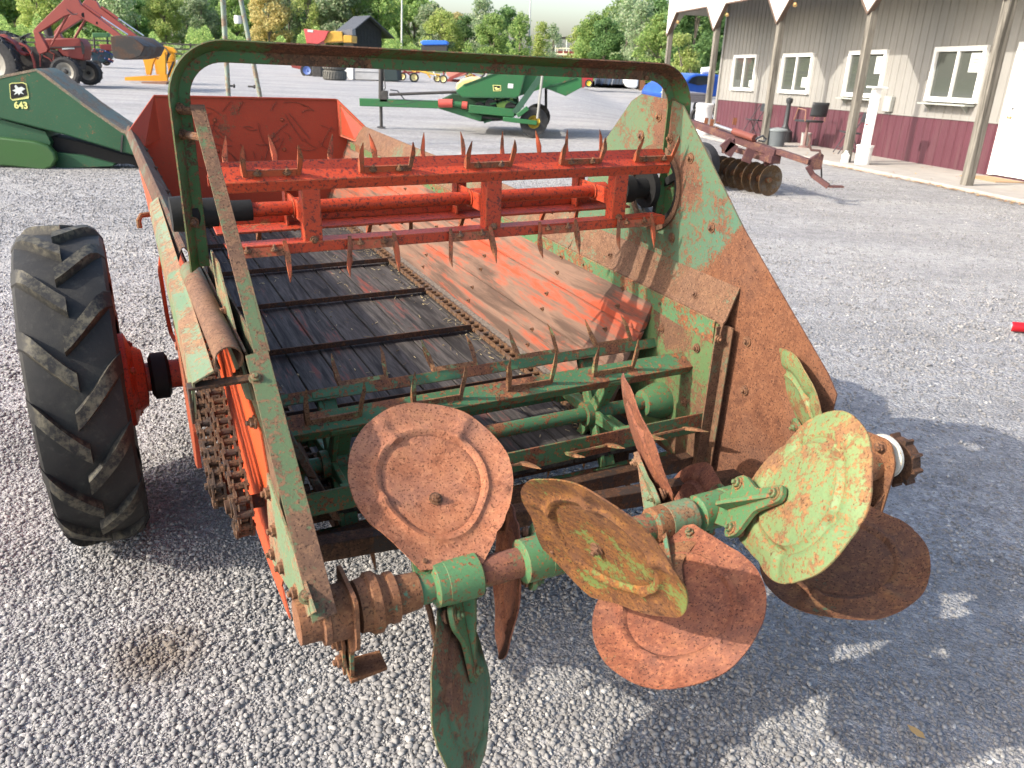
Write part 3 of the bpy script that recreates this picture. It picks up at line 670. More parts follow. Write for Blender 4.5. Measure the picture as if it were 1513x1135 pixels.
for w_ in (make_wheel(.044, 1), make_wheel(2.056, -1)): w_.scale = (.82, .935, .935)
for xa, xb in ((.2, .415), (1.69, 1.9)):
    m = MB(); m.tube([(xa, .07, .508), (xb, .07, .508)], .048, 18); m.build('axle', M['orange_dk'], SP)
m = MB(); m.box((1.05, 0, .395), (1.4, .07, .06)).box((.40, 0, .46), (.02, .12, .22)).box((1.70, 0, .46), (.02, .12, .22)); m.build('axle_beam', M['steel_dk'], SP)
for s in (-1, 1):
    m = MB(); c = 1.05 + s * .785; m.lathe([(.060, -.032), (.078, -.022), (.078, .020), (.060, .03)], (c, .07, .508), (s, 0, 0), 24)
    m.build('wheel_bearing', M['black'], SP)
# ---- frame beams and tongue
m = MB()
for x in (.62, 1.48): m.box((x, .9, .44), (.05, 3.6, .07))
m.build('frame_beam', M['steel_dk'], SP)
m = MB(); m.bar((.75, 2.6, .42), (1.05, 4.0, .40), .07, .09); m.bar((1.35, 2.6, .42), (1.05, 4.0, .40), .07, .09); m.bar((1.05, 3.9, .40), (1.05, 4.5, .38), .08, .08); m.build('tongue', M['orange'], SP)
m = MB(); m.tube([(1.05, 4.2, .42), (1.05, 4.2, -.12)], .03, 12); m.box((1.05, 4.2, -.125), (.18, .18, .01)); m.build('tongue_jack', M['steel_dk'], SP)
for y0, z0, x1 in ((-1.20, .58, 1.66), (-1.0, .445, 1.55)):
    m = MB(); m.bar((.43, y0, z0 + .01), (1.66, y0, z0 - (.09 if z0 > .5 else 0)), .04, .045); m.build('rear_crossbar', M['steel_dk'], SP, bev=.002)
m = MB(); m.tube([(.70, -1.25, .47), (.72, -1.26, .38), (.73, -1.27, .30)], .007, 8); m.build('hanging_rod', M['steel_dk'], SP)
m = MB(); m.tube([(.66, -.93, .56), (.665, -1.0, .53), (.68, -1.02, .46), (.69, -1.03, .42)], .006, 8); m.build('hanging_rod', M['beatgreen'], SP)
# straw, chaff and crumbs of dry manure left in the bed and on the rails
def straw_mat():
    m, nt, N, L, P = mk('straw'); gi = N.new('ShaderNodeNewGeometry'); L.new(ramp(N, L, gi.outputs['Random Per Island'], [(0, (.07, .05, .03)), (.4, (.20, .15, .08)), (.8, (.42, .34, .19)), (1, (.12, .09, .06))]), P.inputs['Base Color']); P.inputs['Roughness'].default_value = .9; return m
m = MB(); rs = random.Random(4)
for i in range(900):
    y = rs.uniform(-.85, 2.4); x = rs.choice([rs.uniform(.6, 1.5), rs.gauss(1.485, .02), rs.gauss(1.40, .03)]); x = min(1.505, max(.6, x)); z = .503 + rs.uniform(0, .004)
    a = rs.uniform(0, PI); L_ = rs.uniform(.004, .03); w_ = rs.uniform(.0010, .0022) if L_ > .012 else rs.uniform(.002, .005)
    m.bar((x, y, z), (x + L_ * math.cos(a), y + L_ * math.sin(a), z + rs.uniform(0, .003)), w_, w_ * .7)
o = m.build('bed_litter', straw_mat(), SP); o['kind'] = 'stuff'
# ================================================================== beaters
def utine(m, c, ax_half, base_n, out, L_, w=.0095, lean=.0):
    "U-shaped tine: flat base bolted along x, two pointed prongs standing along out"
    c = np.array(c, float); out = np.array(out, float); out /= np.linalg.norm(out); bn = np.array(base_n, float); bn /= np.linalg.norm(bn)
    m.bar(c - np.array([ax_half, 0, 0]), c + np.array([ax_half, 0, 0]), .005, .022, up=out)
    for s in (-1, 1):
        b = c + np.array([s * ax_half, 0, 0]) - out * .011; tip = b + out * L_ + np.array([s * lean + random.uniform(-.006, .006), random.uniform(-.006, .006), 0])
        mid_ = b + out * L_ * .45 + np.array([s * .004, 0, 0]) - bn * .002
        X = np.array([1., 0, 0]); V = []
        for p, hw, ht in ((b, .0045, .013), (mid_, .0060, .013), (b * .3 + tip * .7 + np.array([s * .003, 0, 0]), .0048, .009), (tip, .0009, .0014)):
            for sx, sn in ((-1, -1), (1, -1), (1, 1), (-1, 1)): V.append(p + X * sx * hw + bn * sn * ht)
        fs = [(0, 3, 2, 1), (12, 13, 14, 15)]
        for i in range(3):
            for k in range(4): k2 = (k + 1) % 4; fs.append((i * 4 + k, i * 4 + k2, i * 4 + k2 + 4, i * 4 + k + 4))
        m.add(V, fs)
def tines_obj(cs, ax_half, bn, out, L_, mat, parent, lean=.0):
    bn = (0, *bn) if len(bn) == 2 else bn; out = (0, *out) if len(out) == 2 else out
    for c in cs:
        m = MB(); utine(m, c, ax_half, bn, out, L_, lean=lean); m.cur = 1
        for s in (-.55, .55): m.bolt(np.array(c) + np.array([s * ax_half, 0, 0]) + np.array(bn) / np.linalg.norm(bn) * -.004, -np.array(bn, float), .007, .004)
        m.build('tine', [mat, M['boltm']], parent, ang=50)
M['tine_org'] = weathered('tine_orange', (.50, .09, .03), .5, 18, .6, .6, rusts=((.12, .05, .03), (.24, .09, .045), (.34, .14, .07)), seed=21)
M['tine_grn'] = weathered('tine_green', (.22, .34, .14), .72, 18, .6, .6, rusts=((.13, .06, .035), (.24, .11, .055), (.36, .2, .10)), seed=22)
# upper beater -----------------------------------------------------
b1 = MB(); cy, cz = -.62, 1.19
b1.tube([(.42, cy, cz), (1.66, cy, cz)], .0175, 18)
for x in (.625, 1.10, 1.495): b1.tube([(x - .022, cy, cz), (x + .022, cy, cz)], .025, 18)
UB = b1.build('upper_beater', M['orange_dk'], SP)
def anglebar(m, x0, x1, c, f1, w1, f2, w2, th=.006):
    "angle iron along x; flanges leave corner c along f1 and f2"
    c = np.array(c, float); f1 = np.array([0, *f1], float); f2 = np.array([0, *f2], float); f1 /= np.linalg.norm(f1); f2 /= np.linalg.norm(f2)
    P = [c, c + f1 * w1, c + f1 * w1 + f2 * th, c + f1 * th + f2 * th, c + f1 * th + f2 * w2, c + f2 * w2]
    P = [p * [0, 1, 1] + [x0, 0, 0] for p in P]
    m.prism([P[0], P[1], P[2], P[3]], (x1 - x0, 0, 0)); m.prism([P[0], P[3], P[4], P[5]], (x1 - x0, 0, 0))
nearT = [( .540), (.810), (1.085), (1.36), (1.60)]
def b1bar(yc, zc, fy, fz, name='tine_bar', w1=.064, w2=.026):
    m = MB(); anglebar(m, .425, 1.655, (0, yc, zc), fy, w1, fz, w2); return m.build(name, M['orange_dk'], UB, bev=.0015)
# near top: broad face leaning back and up, small flange under it
b1bar(-.745, 1.279, (.80, .60), (.25, -.97)); tines_obj([(x, -.748 + .016, 1.279 + .014) for x in nearT], .060, (.62, -.80), (-.30, .95), .080, M['tine_org'], UB, .002)
b1bar(-.745, 1.134, (1, -.06), (0, -1)); tines_obj([(x, -.752, 1.119) for x in (.497, .765, 1.03, 1.29, 1.545)], .056, (0, -1), (-.30, -.95), .084, M['tine_org'], UB, .004)
b1bar(-.495, 1.252, (-.85, .5), (0, -1)); tines_obj([(x, -.49, 1.257) for x in (.435+.1, .80, 1.06, 1.305, 1.52)], .058, (0, 1), (.25, .97), .100, M['tine_org'], UB, -.004)
b1bar(-.500, 1.125, (-1, -.1), (.05, 1)); tines_obj([(x, -.49, 1.115) for x in (.60, .90, 1.18, 1.45)], .058, (0, 1), (.4, -.9), .08, M['tine_org'], UB)
for x in (.625, 1.10, 1.495):
    m = MB()
    for y, sg in ((-.735, -1), (-.505, 1)): m.box((x, y, 1.203), (.042, .008, .150)); m.box((x - .019, y - sg * .016, 1.203), (.006, .036, .150))
    m.box((x - .015, -.62, 1.19), (.006, .23, .045)); m.cur = 1; m.bolt((x, -.739, 1.135), (0, -1, 0), .008, .006)
    m.build('beater_spider', [M['orange_dk'], M['boltm']], UB, bev=.001)
m = MB(); m.lathe([(.030, 0), (.040, .01), (.040, .055), (.034, .06), (.034, .10), (.025, .10), (.025, .18)], (.325, cy, cz), (1, 0, 0), 28); m.lathe([(.040, -.005), (.042, .03), (.030, .035)], (.328, cy, cz), (1, 0, 0), 28); m.build('bearing', M['black'], UB)
m = MB(); m.lathe([(.024, -.09), (.040, -.085), (.040, -.05), (.03, -.045), (.03, .0), (.058, 0), (.058, .018), (.03, .02), (.03, .05)], (1.66, cy, cz), (1, 0, 0), 28)
m.build('bearing', M['black'], UB)
m = MB(); m.lathe([(.090, .045), (.102, .045), (.102, .06), (.090, .06)], (1.66, cy, cz), (1, 0, 0), 40, True)
for k in range(3): t_ = k * 2 * PI / 3 + .5; m.bar((1.712, cy, cz), (1.712, cy + .098 * math.cos(t_), cz + .098 * math.sin(t_)), .012, .022)
m.build('pulley', M['black'], UB)
# main beater -------------------------------------------------------
m = MB(); cy, cz = -.85, .585; m.tube([(.45, cy, cz), (1.66, cy, cz)], .021, 18)
for x in (.62, 1.40): m.tube([(x - .04, cy, cz), (x + .04, cy, cz)], .036, 20)
LB = m.build('main_beater', M['beatgreen'], SP)
def polar(a, r): t_ = math.radians(a); return np.array([0, cy - r * math.cos(t_), cz + r * math.sin(t_)])
for j, a_ in enumerate((2, 62, 122, 182, 242, 302)):
    rad = polar(a_, 1) - [0, cy, cz]; tan = polar(a_ + 90, 1) - [0, cy, cz]       # tan turns upward over the top
    c = polar(a_, .190); m = MB(); anglebar(m, .47, 1.655, c - tan * .028, tan[1:], .060, -rad[1:], .030); 
    m.build('tine_bar', M['beatgreen'], LB, bev=.0015)
    off = .0 if j % 2 else .13
    xs_ = [.60 + off + .262 * k for k in range(5)]; xs_ = [x for x in xs_ if x < 1.62]
    tines_obj([c * [0, 1, 1] + [x, 0, 0] + rad * .004 - tan*.002 for x in xs_], .062, tan * -1 if False else rad, tan * .55 + rad * .84 if False else rad * .92 + tan * .3, .108, M['tine_grn'], LB, .004)
for x in (.62, 1.40):
    m = MB()
    for a_ in (2, 62, 122, 182, 242, 302):
        r0, r1 = polar(a_, .03), polar(a_, .165); tan = polar(a_ + 90, 1) - [0, cy, cz]; X = np.array([x, 0, 0])
        m.prism([X + r0 - tan * .020 - [.02, 0, 0], X + r0 + tan * .020 - [.02, 0, 0], X + r1 + tan * .011 - [.02, 0, 0], X + r1 - tan * .011 - [.02, 0, 0]], (.014, 0, 0))
        m.prism([X + r0 - [.02, 0, 0] + tan * .004, X + r0 + [.030, 0, 0] + tan * .004, X + r1 + [.030, 0, 0] + tan * .004, X + r1 - [.02, 0, 0] + tan * .004], -tan * .009)
        r2 = polar(a_, .184); m.prism([X + r1 - tan * .03 - [.035, 0, 0], X + r1 + tan * .03 - [.035, 0, 0], X + r2 + tan * .03 - [.035, 0, 0], X + r2 - tan * .03 - [.035, 0, 0]], (.07, 0, 0))
    m.build('beater_spider', M['bracket'], LB, bev=.003)
for x, s in ((1.655, -1), (.445, 1)):
    m = MB(); m.lathe([(.055, 0), (.055, .035), (.040, .085), (.028, .088)], (x, cy, cz), (s, 0, 0), 24); m.build('bearing_cup', M['bracket'], LB)
# ================================================================== paddle auger at the rear
AY, AZ_ = -1.49, .652
m = MB(); m.tube([(.40, AY, AZ_), (1.88, AY, AZ_)], .030, 22)
AU = m.build('paddle_auger', M['shaftgreen'], SP)
def outline(r=.172, d=.20, bw=.062, n=56):
    A = np.array([bw, 0.]); Cc = np.array([0, d]); v = A - Cc; L = np.hypot(*v); al = math.acos(r / L); t0 = math.atan2(v[1], v[0]) + al
    side = [A * (1 - t) + np.array([r * math.cos(t0), d + r * math.sin(t0)]) * t for t in np.linspace(0, 1, 9)[:-1]]
    arc = [(r * math.cos(a) * (1 + .03 * math.sin(2 * a)), d + r * math.sin(a) * (1.0 - .035 * max(0, math.sin(a)) ** 3)) for a in np.linspace(t0, PI - t0, n)]
    left = [(-p[0], p[1]) for p in side[::-1]]
    base = [(x, 0) for x in np.linspace(-bw, bw, 8)[1:-1]]
    return np.array([tuple(p) for p in side] + arc + left + base)
def paddle_mesh(seed):
    rr = np.random.default_rng(seed); o = outline(n=84); n = len(o); ph = rr.uniform(0, 6, 4); chip = np.clip(rr.normal(size=n) - 1.6, 0, 1) * .004
    for i_ in range(n):
        if o[i_][1] > .05: a_ = math.atan2(o[i_][1] - .2, o[i_][0]); o[i_] = np.array([0, .2]) + (o[i_] - [0, .2]) * (1 + .004 * math.sin(3 * a_ + ph[0]) + .0022 * math.sin(7 * a_ + ph[1]) + .0015 * math.sin(17 * a_ + ph[2]) - chip[i_] / .17)
    o = np.array(o); c = np.array([0, .185])
    oa = np.array([math.atan2(*(p - c)[::-1]) for p in o]); orr = np.array([np.hypot(*(p - c)) for p in o])
    sr = np.array([np.average(orr, weights=np.exp(-((((oa - a + PI) % (2 * PI)) - PI) / .38) ** 2)) for a in oa]) 
    S_ = [0, .2, .4, .5, .56, .60, .64, .68, .72, .78, .85, .92, .97, 1.0]
    def hgt(p, s, a):
        h = 0.0
        ring = math.exp(-((s - .66) / .045) ** 2) * .009
        h += ring + (.004 if s < .60 else 0) + .024 * (s ** 2)
        for ra in (2.15, .95, -.20, 3.45):                       # radial swages out to the edge
            da = (a - ra + PI) % (2 * PI) - PI
            if .62 < s < .97: h += .007 * math.exp(-(da * s / .07) ** 2)
        return h
    V = []; dents = rr.normal(size=(3, 2)) * .08 + c
    for th in (0, .003):
        for s in S_:
            for pi_, p in enumerate(o):
                w_ = 0 if s < .7 else ((s - .7) / .3) ** 1.5; q = c + (p - c) * s * (w_ + (1 - w_) * sr[pi_] / orr[pi_]); a = math.atan2(*(p - c)[::-1]); dz = sum(.0025 * math.exp(-np.sum((q - dd) ** 2) / .002) for dd in dents)
                V.append((q[0], q[1], hgt(q, s, a) - dz - th + .0035 * math.sin(3 * a + seed) * s ** 3 + .002 * math.sin(8 * a + 2 * seed) * s ** 6))
    fs = []; K = len(S_) * n
    for i in range(1, len(S_) - 1):
        for k in range(n):
            k2 = (k + 1) % n; q = (i * n + k, (i + 1) * n + k, (i + 1) * n + k2, i * n + k2); fs.append(q); fs.append(tuple(x + K for x in q[::-1]))
    fs.append(tuple(n + k for k in range(n))); fs.append(tuple(K + n + k for k in range(n - 1, -1, -1)))
    e = (len(S_) - 1) * n
    for k in range(n): k2 = (k + 1) % n; fs.append((e + k, e + k + K, e + k2 + K, e + k2))
    m = MB(); m.add(V, fs); return m
def rounded(pts, r=.012, k=5):
    out = []; n = len(pts)
    for i in range(n):
        p = np.array(pts[i]); a = np.array(pts[i - 1]) - p; b = np.array(pts[(i + 1) % n]) - p; ra = min(r, np.linalg.norm(a) * .45, np.linalg.norm(b) * .45)
        a = a / np.linalg.norm(a) * ra; b = b / np.linalg.norm(b) * ra
        for t_ in np.linspace(0, 1, k): out.append(p + a * (1 - t_) ** 2 + b * t_ ** 2)
    return out
def paddle(t, u, nrm, mat, bmat, bside, seed):
    u = np.array(u, float); u /= np.linalg.norm(u); nn = np.array(nrm, float); nn -= u * (nn @ u); nn /= np.linalg.norm(nn); v = np.cross(u, nn); t = np.array(t, float)
    mat4 = Matrix([[v[i], u[i], nn[i], t[i]] for i in range(3)] + [[0, 0, 0, 1]])
    m = paddle_mesh(seed); m.cur = 1
    for x, y in ((-.05, .018), (.05, .018), (0, .15)):
        m.bolt((x, y, .006), (0, 0, 1), .0105, .008)
    o = m.build('paddle', [mat, M['boltm']], AU, ang=40); o.matrix_local = mat4
    # cast bracket on one face, reaching back to the shaft
    b = MB(); zb = -.012 if bside < 0 else .007; th = .010 * bside if bside < 0 else .011
    P = rounded([(-.068, -.006), (-.068, .036), (-.024, .085), (-.017, .172), (.017, .172), (.024, .085), (.068, .036), (.068, -.006)], .016)
    b.prism([(p[0], p[1], zb if bside > 0 else -.003) for p in P], (0, 0, .011 * bside))
    zf = (zb if bside > 0 else -.003) + .011 * bside
    b.prism([(-.005, -.01, zf), (-.005, .145, zf), (-.005, .02, zf + bside * .026), (-.005, -.01, zf + bside * .030)], (.010, 0, 0))
    for x in (-.05, .05): b.bolt((x, .018, zf), (0, 0, bside), .0105, .008)
    b.bolt((0, .15, zf), (0, 0, bside), .0105, .008)
    # web from the plate foot down to the clamp
    sh = np.array([t[0], AY, AZ_]); loc = np.array([(sh - t) @ v, (sh - t) @ u, (sh - t) @ nn])
    b.prism([(-.045, -.004, zf), (.045, -.004, zf), (loc[0] + .030, loc[1] * .8, loc[2] * .6), (loc[0] - .030, loc[1] * .8, loc[2] * .6)], (0, 0, -.012 * bside))
    ax = np.array([v[0], u[0], nn[0]])
    rc_ = .040 + .0009 * (seed % 7); b.lathe([(.031, -.040), (rc_, -.034), (rc_, .034), (.031, .040)], loc, ax, 24)
    k = b.build('paddle_bracket', bmat, AU, ang=40, bev=.0015); k.matrix_local = mat4
    return o
PADS = [
    ((.673, -1.483, .670), (.132, .834, .535), (.06, -.546, .836), 'pad_rust', 'bracket', -1),
    ((.693, -1.467, .588), (.037, -.416, -.908), (-.792, .542, -.281), 'pad_p2', 'bracket', -1),
    ((.859, -1.467, .646), (.144, .592, -.793), (-.93, .354, .095), 'pad_dk', 'bracket', -1),
    ((.912, -1.551, .661), (-.113, -.649, .753), (-.846, -.334, -.415), 'pad_mix', 'bracket', -1),
    ((1.175, -1.508, .624), (-.46, -.85, -.235), (-.436, .039, .9), 'pad_dk', 'castrust', 1),
    ((1.208, -1.444, .641), (.182, .901, .394), (.877, -.33, .349), 'pad_dk', 'shield', -1),
    ((1.295, -1.568, .703), (-.014, -.755, .656), (.844, -.36, -.397), 'pad_green', 'bracket', -1),
    ((1.37, -1.42, .60), (.05, .76, -.65), (.80, -.42, -.43), 'pad_dk', 'bracket', 1),
    ((1.62, -1.533, .613), (-.55, -.81, -.17), (-.295, .031, .955), 'pad_low', 'castrust', -1),
    ((1.697, -1.456, .644), (.188, .899, .396), (.877, -.335, .344), 'pad_green', 'bracket', -1)]
for i, (t_, u_, n_, mt, bm, bs) in enumerate(PADS):
    o = paddle(t_, u_, n_, M[mt], M[bm], bs, i + 3)
# ---- left auger bearing
m = MB(); m.lathe([(.030, 0), (.040, .0), (.041, .035), (.041, .038), (.052, .040), (.053, .050), (.050, .052), (.051, .09), (.030, .10)], (.382, AY, AZ_), (1, 0, 0), 30); m.tube([(.445, AY, AZ_ + .03), (.445, AY - .012, AZ_ + .055)], .007, 8); m.build('bearing_sleeve', M['castrust'], AU)
m = MB(); m.lathe([(.030, 0), (.048, .003), (.050, .020), (.057, .026), (.057, .040), (.048, .048), (.044, .058), (.048, .062), (.048, .074), (.038, .078), (.034, .12), (.030, .12)], (.486, AY, AZ_), (1, 0, 0), 30); m.build('bearing_collar', M['castrust'], AU)
m = MB()
P = rounded([(AY + .062, AZ_ + .062), (AY - .062, AZ_ + .062), (AY - .062, AZ_ - .045), (AY - .012, AZ_ - .09), (AY - .005, AZ_ - .165), (AY + .055, AZ_ - .165), (AY + .045, AZ_ - .05)], .02)
m.prism([(.470, p[0], p[1]) for p in P], (.008, 0, 0)); m.prism([(.470, AY - .005, AZ_ - .165), (.545, AY + .005, AZ_ - .168), (.545, AY + .055, AZ_ - .168), (.470, AY + .055, AZ_ - .165)], (0, 0, -.008))
m.prism([(.464, AY - .002, AZ_ - .06), (.464, AY - .002, AZ_ - .15), (.470, AY + .05, AZ_ - .15), (.470, AY + .05, AZ_ - .06)], (-.006, 0, 0)); m.cur = 1
for z in (-.085, -.125): m.bolt((.462, AY + .012, AZ_ + z), (-1, -.1, 0), .012, .012)
m.build('bearing_bracket', [M['castrust'], M['boltm']], AU, bev=.0015)
m = MB(); m.bar((1.735, AY + .16, AZ_ - .10), (1.815, AY + .05, AZ_ - .11), .03, .06); m.bar((1.735, AY + .16, AZ_ + .05), (1.815, AY + .05, AZ_ + .05), .02, .05); m.build('bearing_arm', M['castrust'], AU)
# ---- right auger bearing, sprocket and chain guard
m = MB(); P = rounded([(AY + .06, AZ_ + .075), (AY - .03, AZ_ + .085), (AY - .06, AZ_ + .03), (AY - .055, AZ_ - .15), (AY + .06, AZ_ - .15)], .02)
m.prism([(1.815, p[0], p[1]) for p in P], (.006, 0, 0)); m.prism([(1.815, AY - .055, AZ_ - .15), (1.735, AY - .05, AZ_ - .155), (1.735, AY + .06, AZ_ - .155), (1.815, AY + .06, AZ_ - .15)], (0, 0, -.006)); m.prism([(1.815, AY - .052, AZ_ - .05), (1.76, AY - .05, AZ_ - .145), (1.815, AY - .052, AZ_ - .145)], (0, .006, 0)); m.cur = 1; m.bolt((1.812, AY - .02, AZ_ - .11), (-1, -.3, 0), .012, .01); m.bolt((1.812, AY - .01, AZ_ + .06), (-1, -.3, 0), .012, .01)
m.build('bearing_bracket', [M['castrust'], M['boltm']], AU, bev=.0015)
m = MB(); m.lathe([(.026, -.06), (.038, -.05), (.040, -.03), (.036, .0), (.036, .02)], (1.80, AY, AZ_), (1, 0, 0), 26); m.build('bearing_sleeve', M['castrust'], AU)
m = MB(); m.lathe([(.050, 0), (.056, .004), (.056, .012), (.050, .016), (.034, .016), (.034, 0)], (1.84, AY, AZ_ + .022), (1, 0, 0), 36, True)
m.build('dust_shield', weathered('white_shield', (.72, .70, .62), .25, 14, .4, .4, rusts=((.20, .10, .05), (.3, .2, .1), (.4, .3, .15))), AU)
sprocket((1.90, AY, AZ_), .062, .03, 10, 'auger_sprocket', M['steel_dk'], AU)
# ================================================================== shop building with porch
BMAT = Matrix([[Bm[0][i], Bm[1][i], Bm[2][i], BO[i]] for i in range(3)] + [[0, 0, 0, 1]])
SHOP = empty('shop_building', label='tan and maroon ribbed metal shop with a timber post porch and white windows', cat='building', mat=BMAT)
def bx(px, py, X):
    d = Bm @ ray(px, py); c = Bm @ (CAM - BO); p = c + d * ((X - c[0]) / d[0]); return p
def mat_siding(name, col):
    m, nt, N, L, P = mk(name); tc = N.new('ShaderNodeTexCoord'); co = tc.outputs['Object']
    n = noise(N, L, co, 1.5, 5, .6); n2 = noise(N, L, co, 8, 4, .6, 0, (1, 1, .1))
    c = mix(N, L, ramp(N, L, n, [(.35, 0), (.65, 1)]), tuple(x * .93 for x in col), tuple(x * 1.05 for x in col)); c = mix(N, L, ramp(N, L, n2, [(.5, 0), (.8, .18)]), c, (.2, .18, .15))
    L.new(c, P.inputs['Base Color']); P.inputs['Roughness'].default_value = .45; return m
M['tan'] = mat_siding('tan_siding', (.262, .255, .238)); M['maroon'] = mat_siding('maroon_siding', (.095, .03, .042))
M['white'] = plain('white_trim', (.80, .80, .78), .45, 0, .04); M['concrete'] = plain('concrete', (.34, .315, .285), .9, 0, .12, 3, .3)
WX = 1.6
# ribbed siding: profile swept vertically, holes left for windows and door
wins = [(2.22, 3.60, 1.19, 2.13), (5.12, 6.52, 1.19, 2.12), (8.08, 9.58, 1.18, 2.11), (11.10, 12.58, 1.18, 2.12)]
door = (-.02, 1.50, .05, 2.17)
def ribbed(z0, z1, y0, y1, x=WX, pitch=.235):
    prof = []; k = math.ceil(y0 / pitch); prof.append((y0, 0))
    while k * pitch < y1 - .03:
        c = k * pitch
        if c - .025 > y0: prof += [(c - .022, 0), (c - .012, .017), (c + .012, .017), (c + .022, 0)]
        prof += [(c + .07, 0), (c + .078, .003), (c + .150, .003), (c + .158, 0)] if c + .16 < y1 else []
        k += 1
    prof.append((y1, 0)); V = []; fs = []
    for y, d in prof: V += [(x - d, y, z0), (x - d, y, z1)]
    for i in range(len(prof) - 1): fs.append((2 * i, 2 * i + 1, 2 * i + 3, 2 * i + 2))
    return V, fs
EY = 13.5
def wall(z0, z1, mat, name):
    m = MB(); ops = sorted([(a, b, c, d) for a, b, c, d in wins + [door] if c < z1 and d > z0]); y = -6.0
    for a, b, c, d in ops:
        m.add(*ribbed(z0, z1, y, a)); 
        if c > z0: m.add(*ribbed(z0, c, a, b))
        if d < z1: m.add(*ribbed(d, z1, a, b))
        y = b
    m.add(*ribbed(z0, z1, y, EY)); return m.build(name, mat, SHOP, ang=10)
wall(.0, .89, M['maroon'], 'wainscot'); wall(.893, 4.3, M['tan'], 'wall')
m = MB(); m.box((WX - .012, (EY + 1.5) / 2, .89), (.022, EY - 1.5, .022)).box((WX - .012, -3.0, .89), (.022, 6.0, .022)); m.build('wall_trim', M['tan'], SHOP)
m = MB(); m.box((WX + 4.5, EY - .05, 2.1), (8.9, .08, 4.35)).box((WX + 8.97, 3.7, 2.1), (.08, 19.5, 4.35)).box((WX + 4.5, -5.95, 2.1), (8.9, .08, 4.35)); m.build('wall', M['tan'], SHOP)
m = MB(); m.box((WX - .02, EY + .0, 2.1), (.06, .10, 4.2)); m.build('corner_trim', M['tan'], SHOP)
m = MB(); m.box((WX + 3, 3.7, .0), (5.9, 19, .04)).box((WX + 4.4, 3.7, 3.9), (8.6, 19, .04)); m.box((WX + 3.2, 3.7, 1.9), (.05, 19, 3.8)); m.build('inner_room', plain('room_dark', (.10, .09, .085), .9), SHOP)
def mat_glass():
    m, nt, N, L, P = mk('window_glass'); P.inputs['Base Color'].default_value = (.09, .10, .09, 1); P.inputs['Roughness'].default_value = .03; P.inputs['Specular IOR Level'].default_value = .6
    P.inputs['Alpha'].default_value = .72; return m
M['glass'] = mat_glass(); M['paper'] = plain('paper', (.52, .55, .52), .8, 0, .05); M['ink'] = plain('ink', (.12, .12, .13), .8, 0, .05)
papers = [[('paper', 2.34, 2.62, 1.70, 2.02)], [('paper', 5.25, 5.50, 1.66, 2.0)], [('paper', 8.24, 8.5, 1.33, 1.56)], [('paper', 11.24, 11.45, 1.29, 1.46)]]
for i, (a, b, c, d) in enumerate(wins):
    m = MB(); t_ = .085; X = WX - .035; yc, zc = (a + b) / 2, (c + d) / 2
    m.box((X, yc, d - t_ / 2 + .01), (.075, b - a + .02, t_)).box((X, yc, c + t_ / 2 - .01), (.085, b - a + .02, t_)).box((X, a + t_ / 2 - .01, zc), (.07, t_, d - c - 2 * t_ + .02)).box((X, b - t_ / 2 + .01, zc), (.07, t_, d - c - 2 * t_ + .02)).box((X - .002, yc + .02, zc), (.05, .05, d - c - 2 * t_ + .02))
    f = m.build('window', M['white'], SHOP, bev=.004)
    g_ = MB(); g_.box((X + .02, yc, zc), (.006, b - a - .1, d - c - .1)); g_.build('pane', M['glass'], f)
    for nm, y0, y1, z0, z1 in papers[i]:
        p = MB(); p.box((X + .012, (y0 + y1) / 2, (z0 + z1) / 2), (.002, y1 - y0, z1 - z0)); p.cur = 1
        for k in range(5): p.box((X + .0105, (y0 + y1) / 2, z1 - (k + 1) * (z1 - z0) / 6), (.001, (y1 - y0) * random.uniform(.45, .75), .012))
        p.build('notice', [M['paper'], M['ink']], f)
# curtain behind the second far window
m = MB(); m.add(*[[(WX + .25 + .02 * math.sin(k * 2.1), 9.5 - k * .025, z + 0) for k in range(24) for z in (1.2, 2.1)], [(2 * k, 2 * k + 1, 2 * k + 3, 2 * k + 2) for k in range(23)]]); m.build('curtain', plain('curtain_cloth', (.32, .36, .30), .9), SHOP)
for a, b, z in ((2.25, 3.58, 1.14), (5.15, 6.50, 1.14)):
    m = MB(); m.box((WX - .12, (a + b) / 2, z), (.20, b - a, .028)); 
    for y in (a + .15, b - .15): m.prism([(WX - .02, y, z - .015), (WX - .17, y, z - .015), (WX - .02, y, z - .13)], (0, .02, 0))
    m.build('window_shelf', plain('grey_shelf', (.34, .36, .33), .7), SHOP)
# door
m = MB(); a, b, c, d = door
m.box((WX - .03, b - .055, (c + d) / 2), (.08, .11, d - c)).box((WX - .03, a + .055, (c + d) / 2), (.08, .11, d - c)).box((WX - .03, (a + b) / 2, d - .055), (.078, b - a - .22, .11))
D = m.build('door_frame', M['white'], SHOP, bev=.004)
m = MB(); m.box((WX - .012, (a + b) / 2, (c + d) / 2 - .05), (.05, b - a - .24, d - c - .12)); dr = m.build('door', M['white'], SHOP, bev=.003)
m = MB(); m.lathe([(.022, 0), (.022, .008), (.009, .01), (.009, .03), (.024, .04), (.026, .055), (.015, .065)], (WX - .037, b - .20, 1.0), (-1, 0, 0), 18); m.build('handle', plain('brass', (.55, .42, .22), .3, .9), dr)
m = MB(); m.lathe([(.022, 0), (.022, .012), (.012, .014)], (WX - .037, b - .20, 1.14), (-1, 0, 0), 18); m.build('deadbolt', plain('steel_lock', (.3, .3, .3), .35, .9), dr)
m = MB(); m.box((WX - .04, .72, 1.55), (.012, .5, .7)); m.build('door_window', plain('dark_door_glass', (.03, .04, .07), .05), dr)
m = MB(); m.box((WX - .45, .9, .032), (.55, .85, .014)); m.build('door_mat', plain('coir', (.34, .22, .12), .95, 0, .2, 60), SHOP)
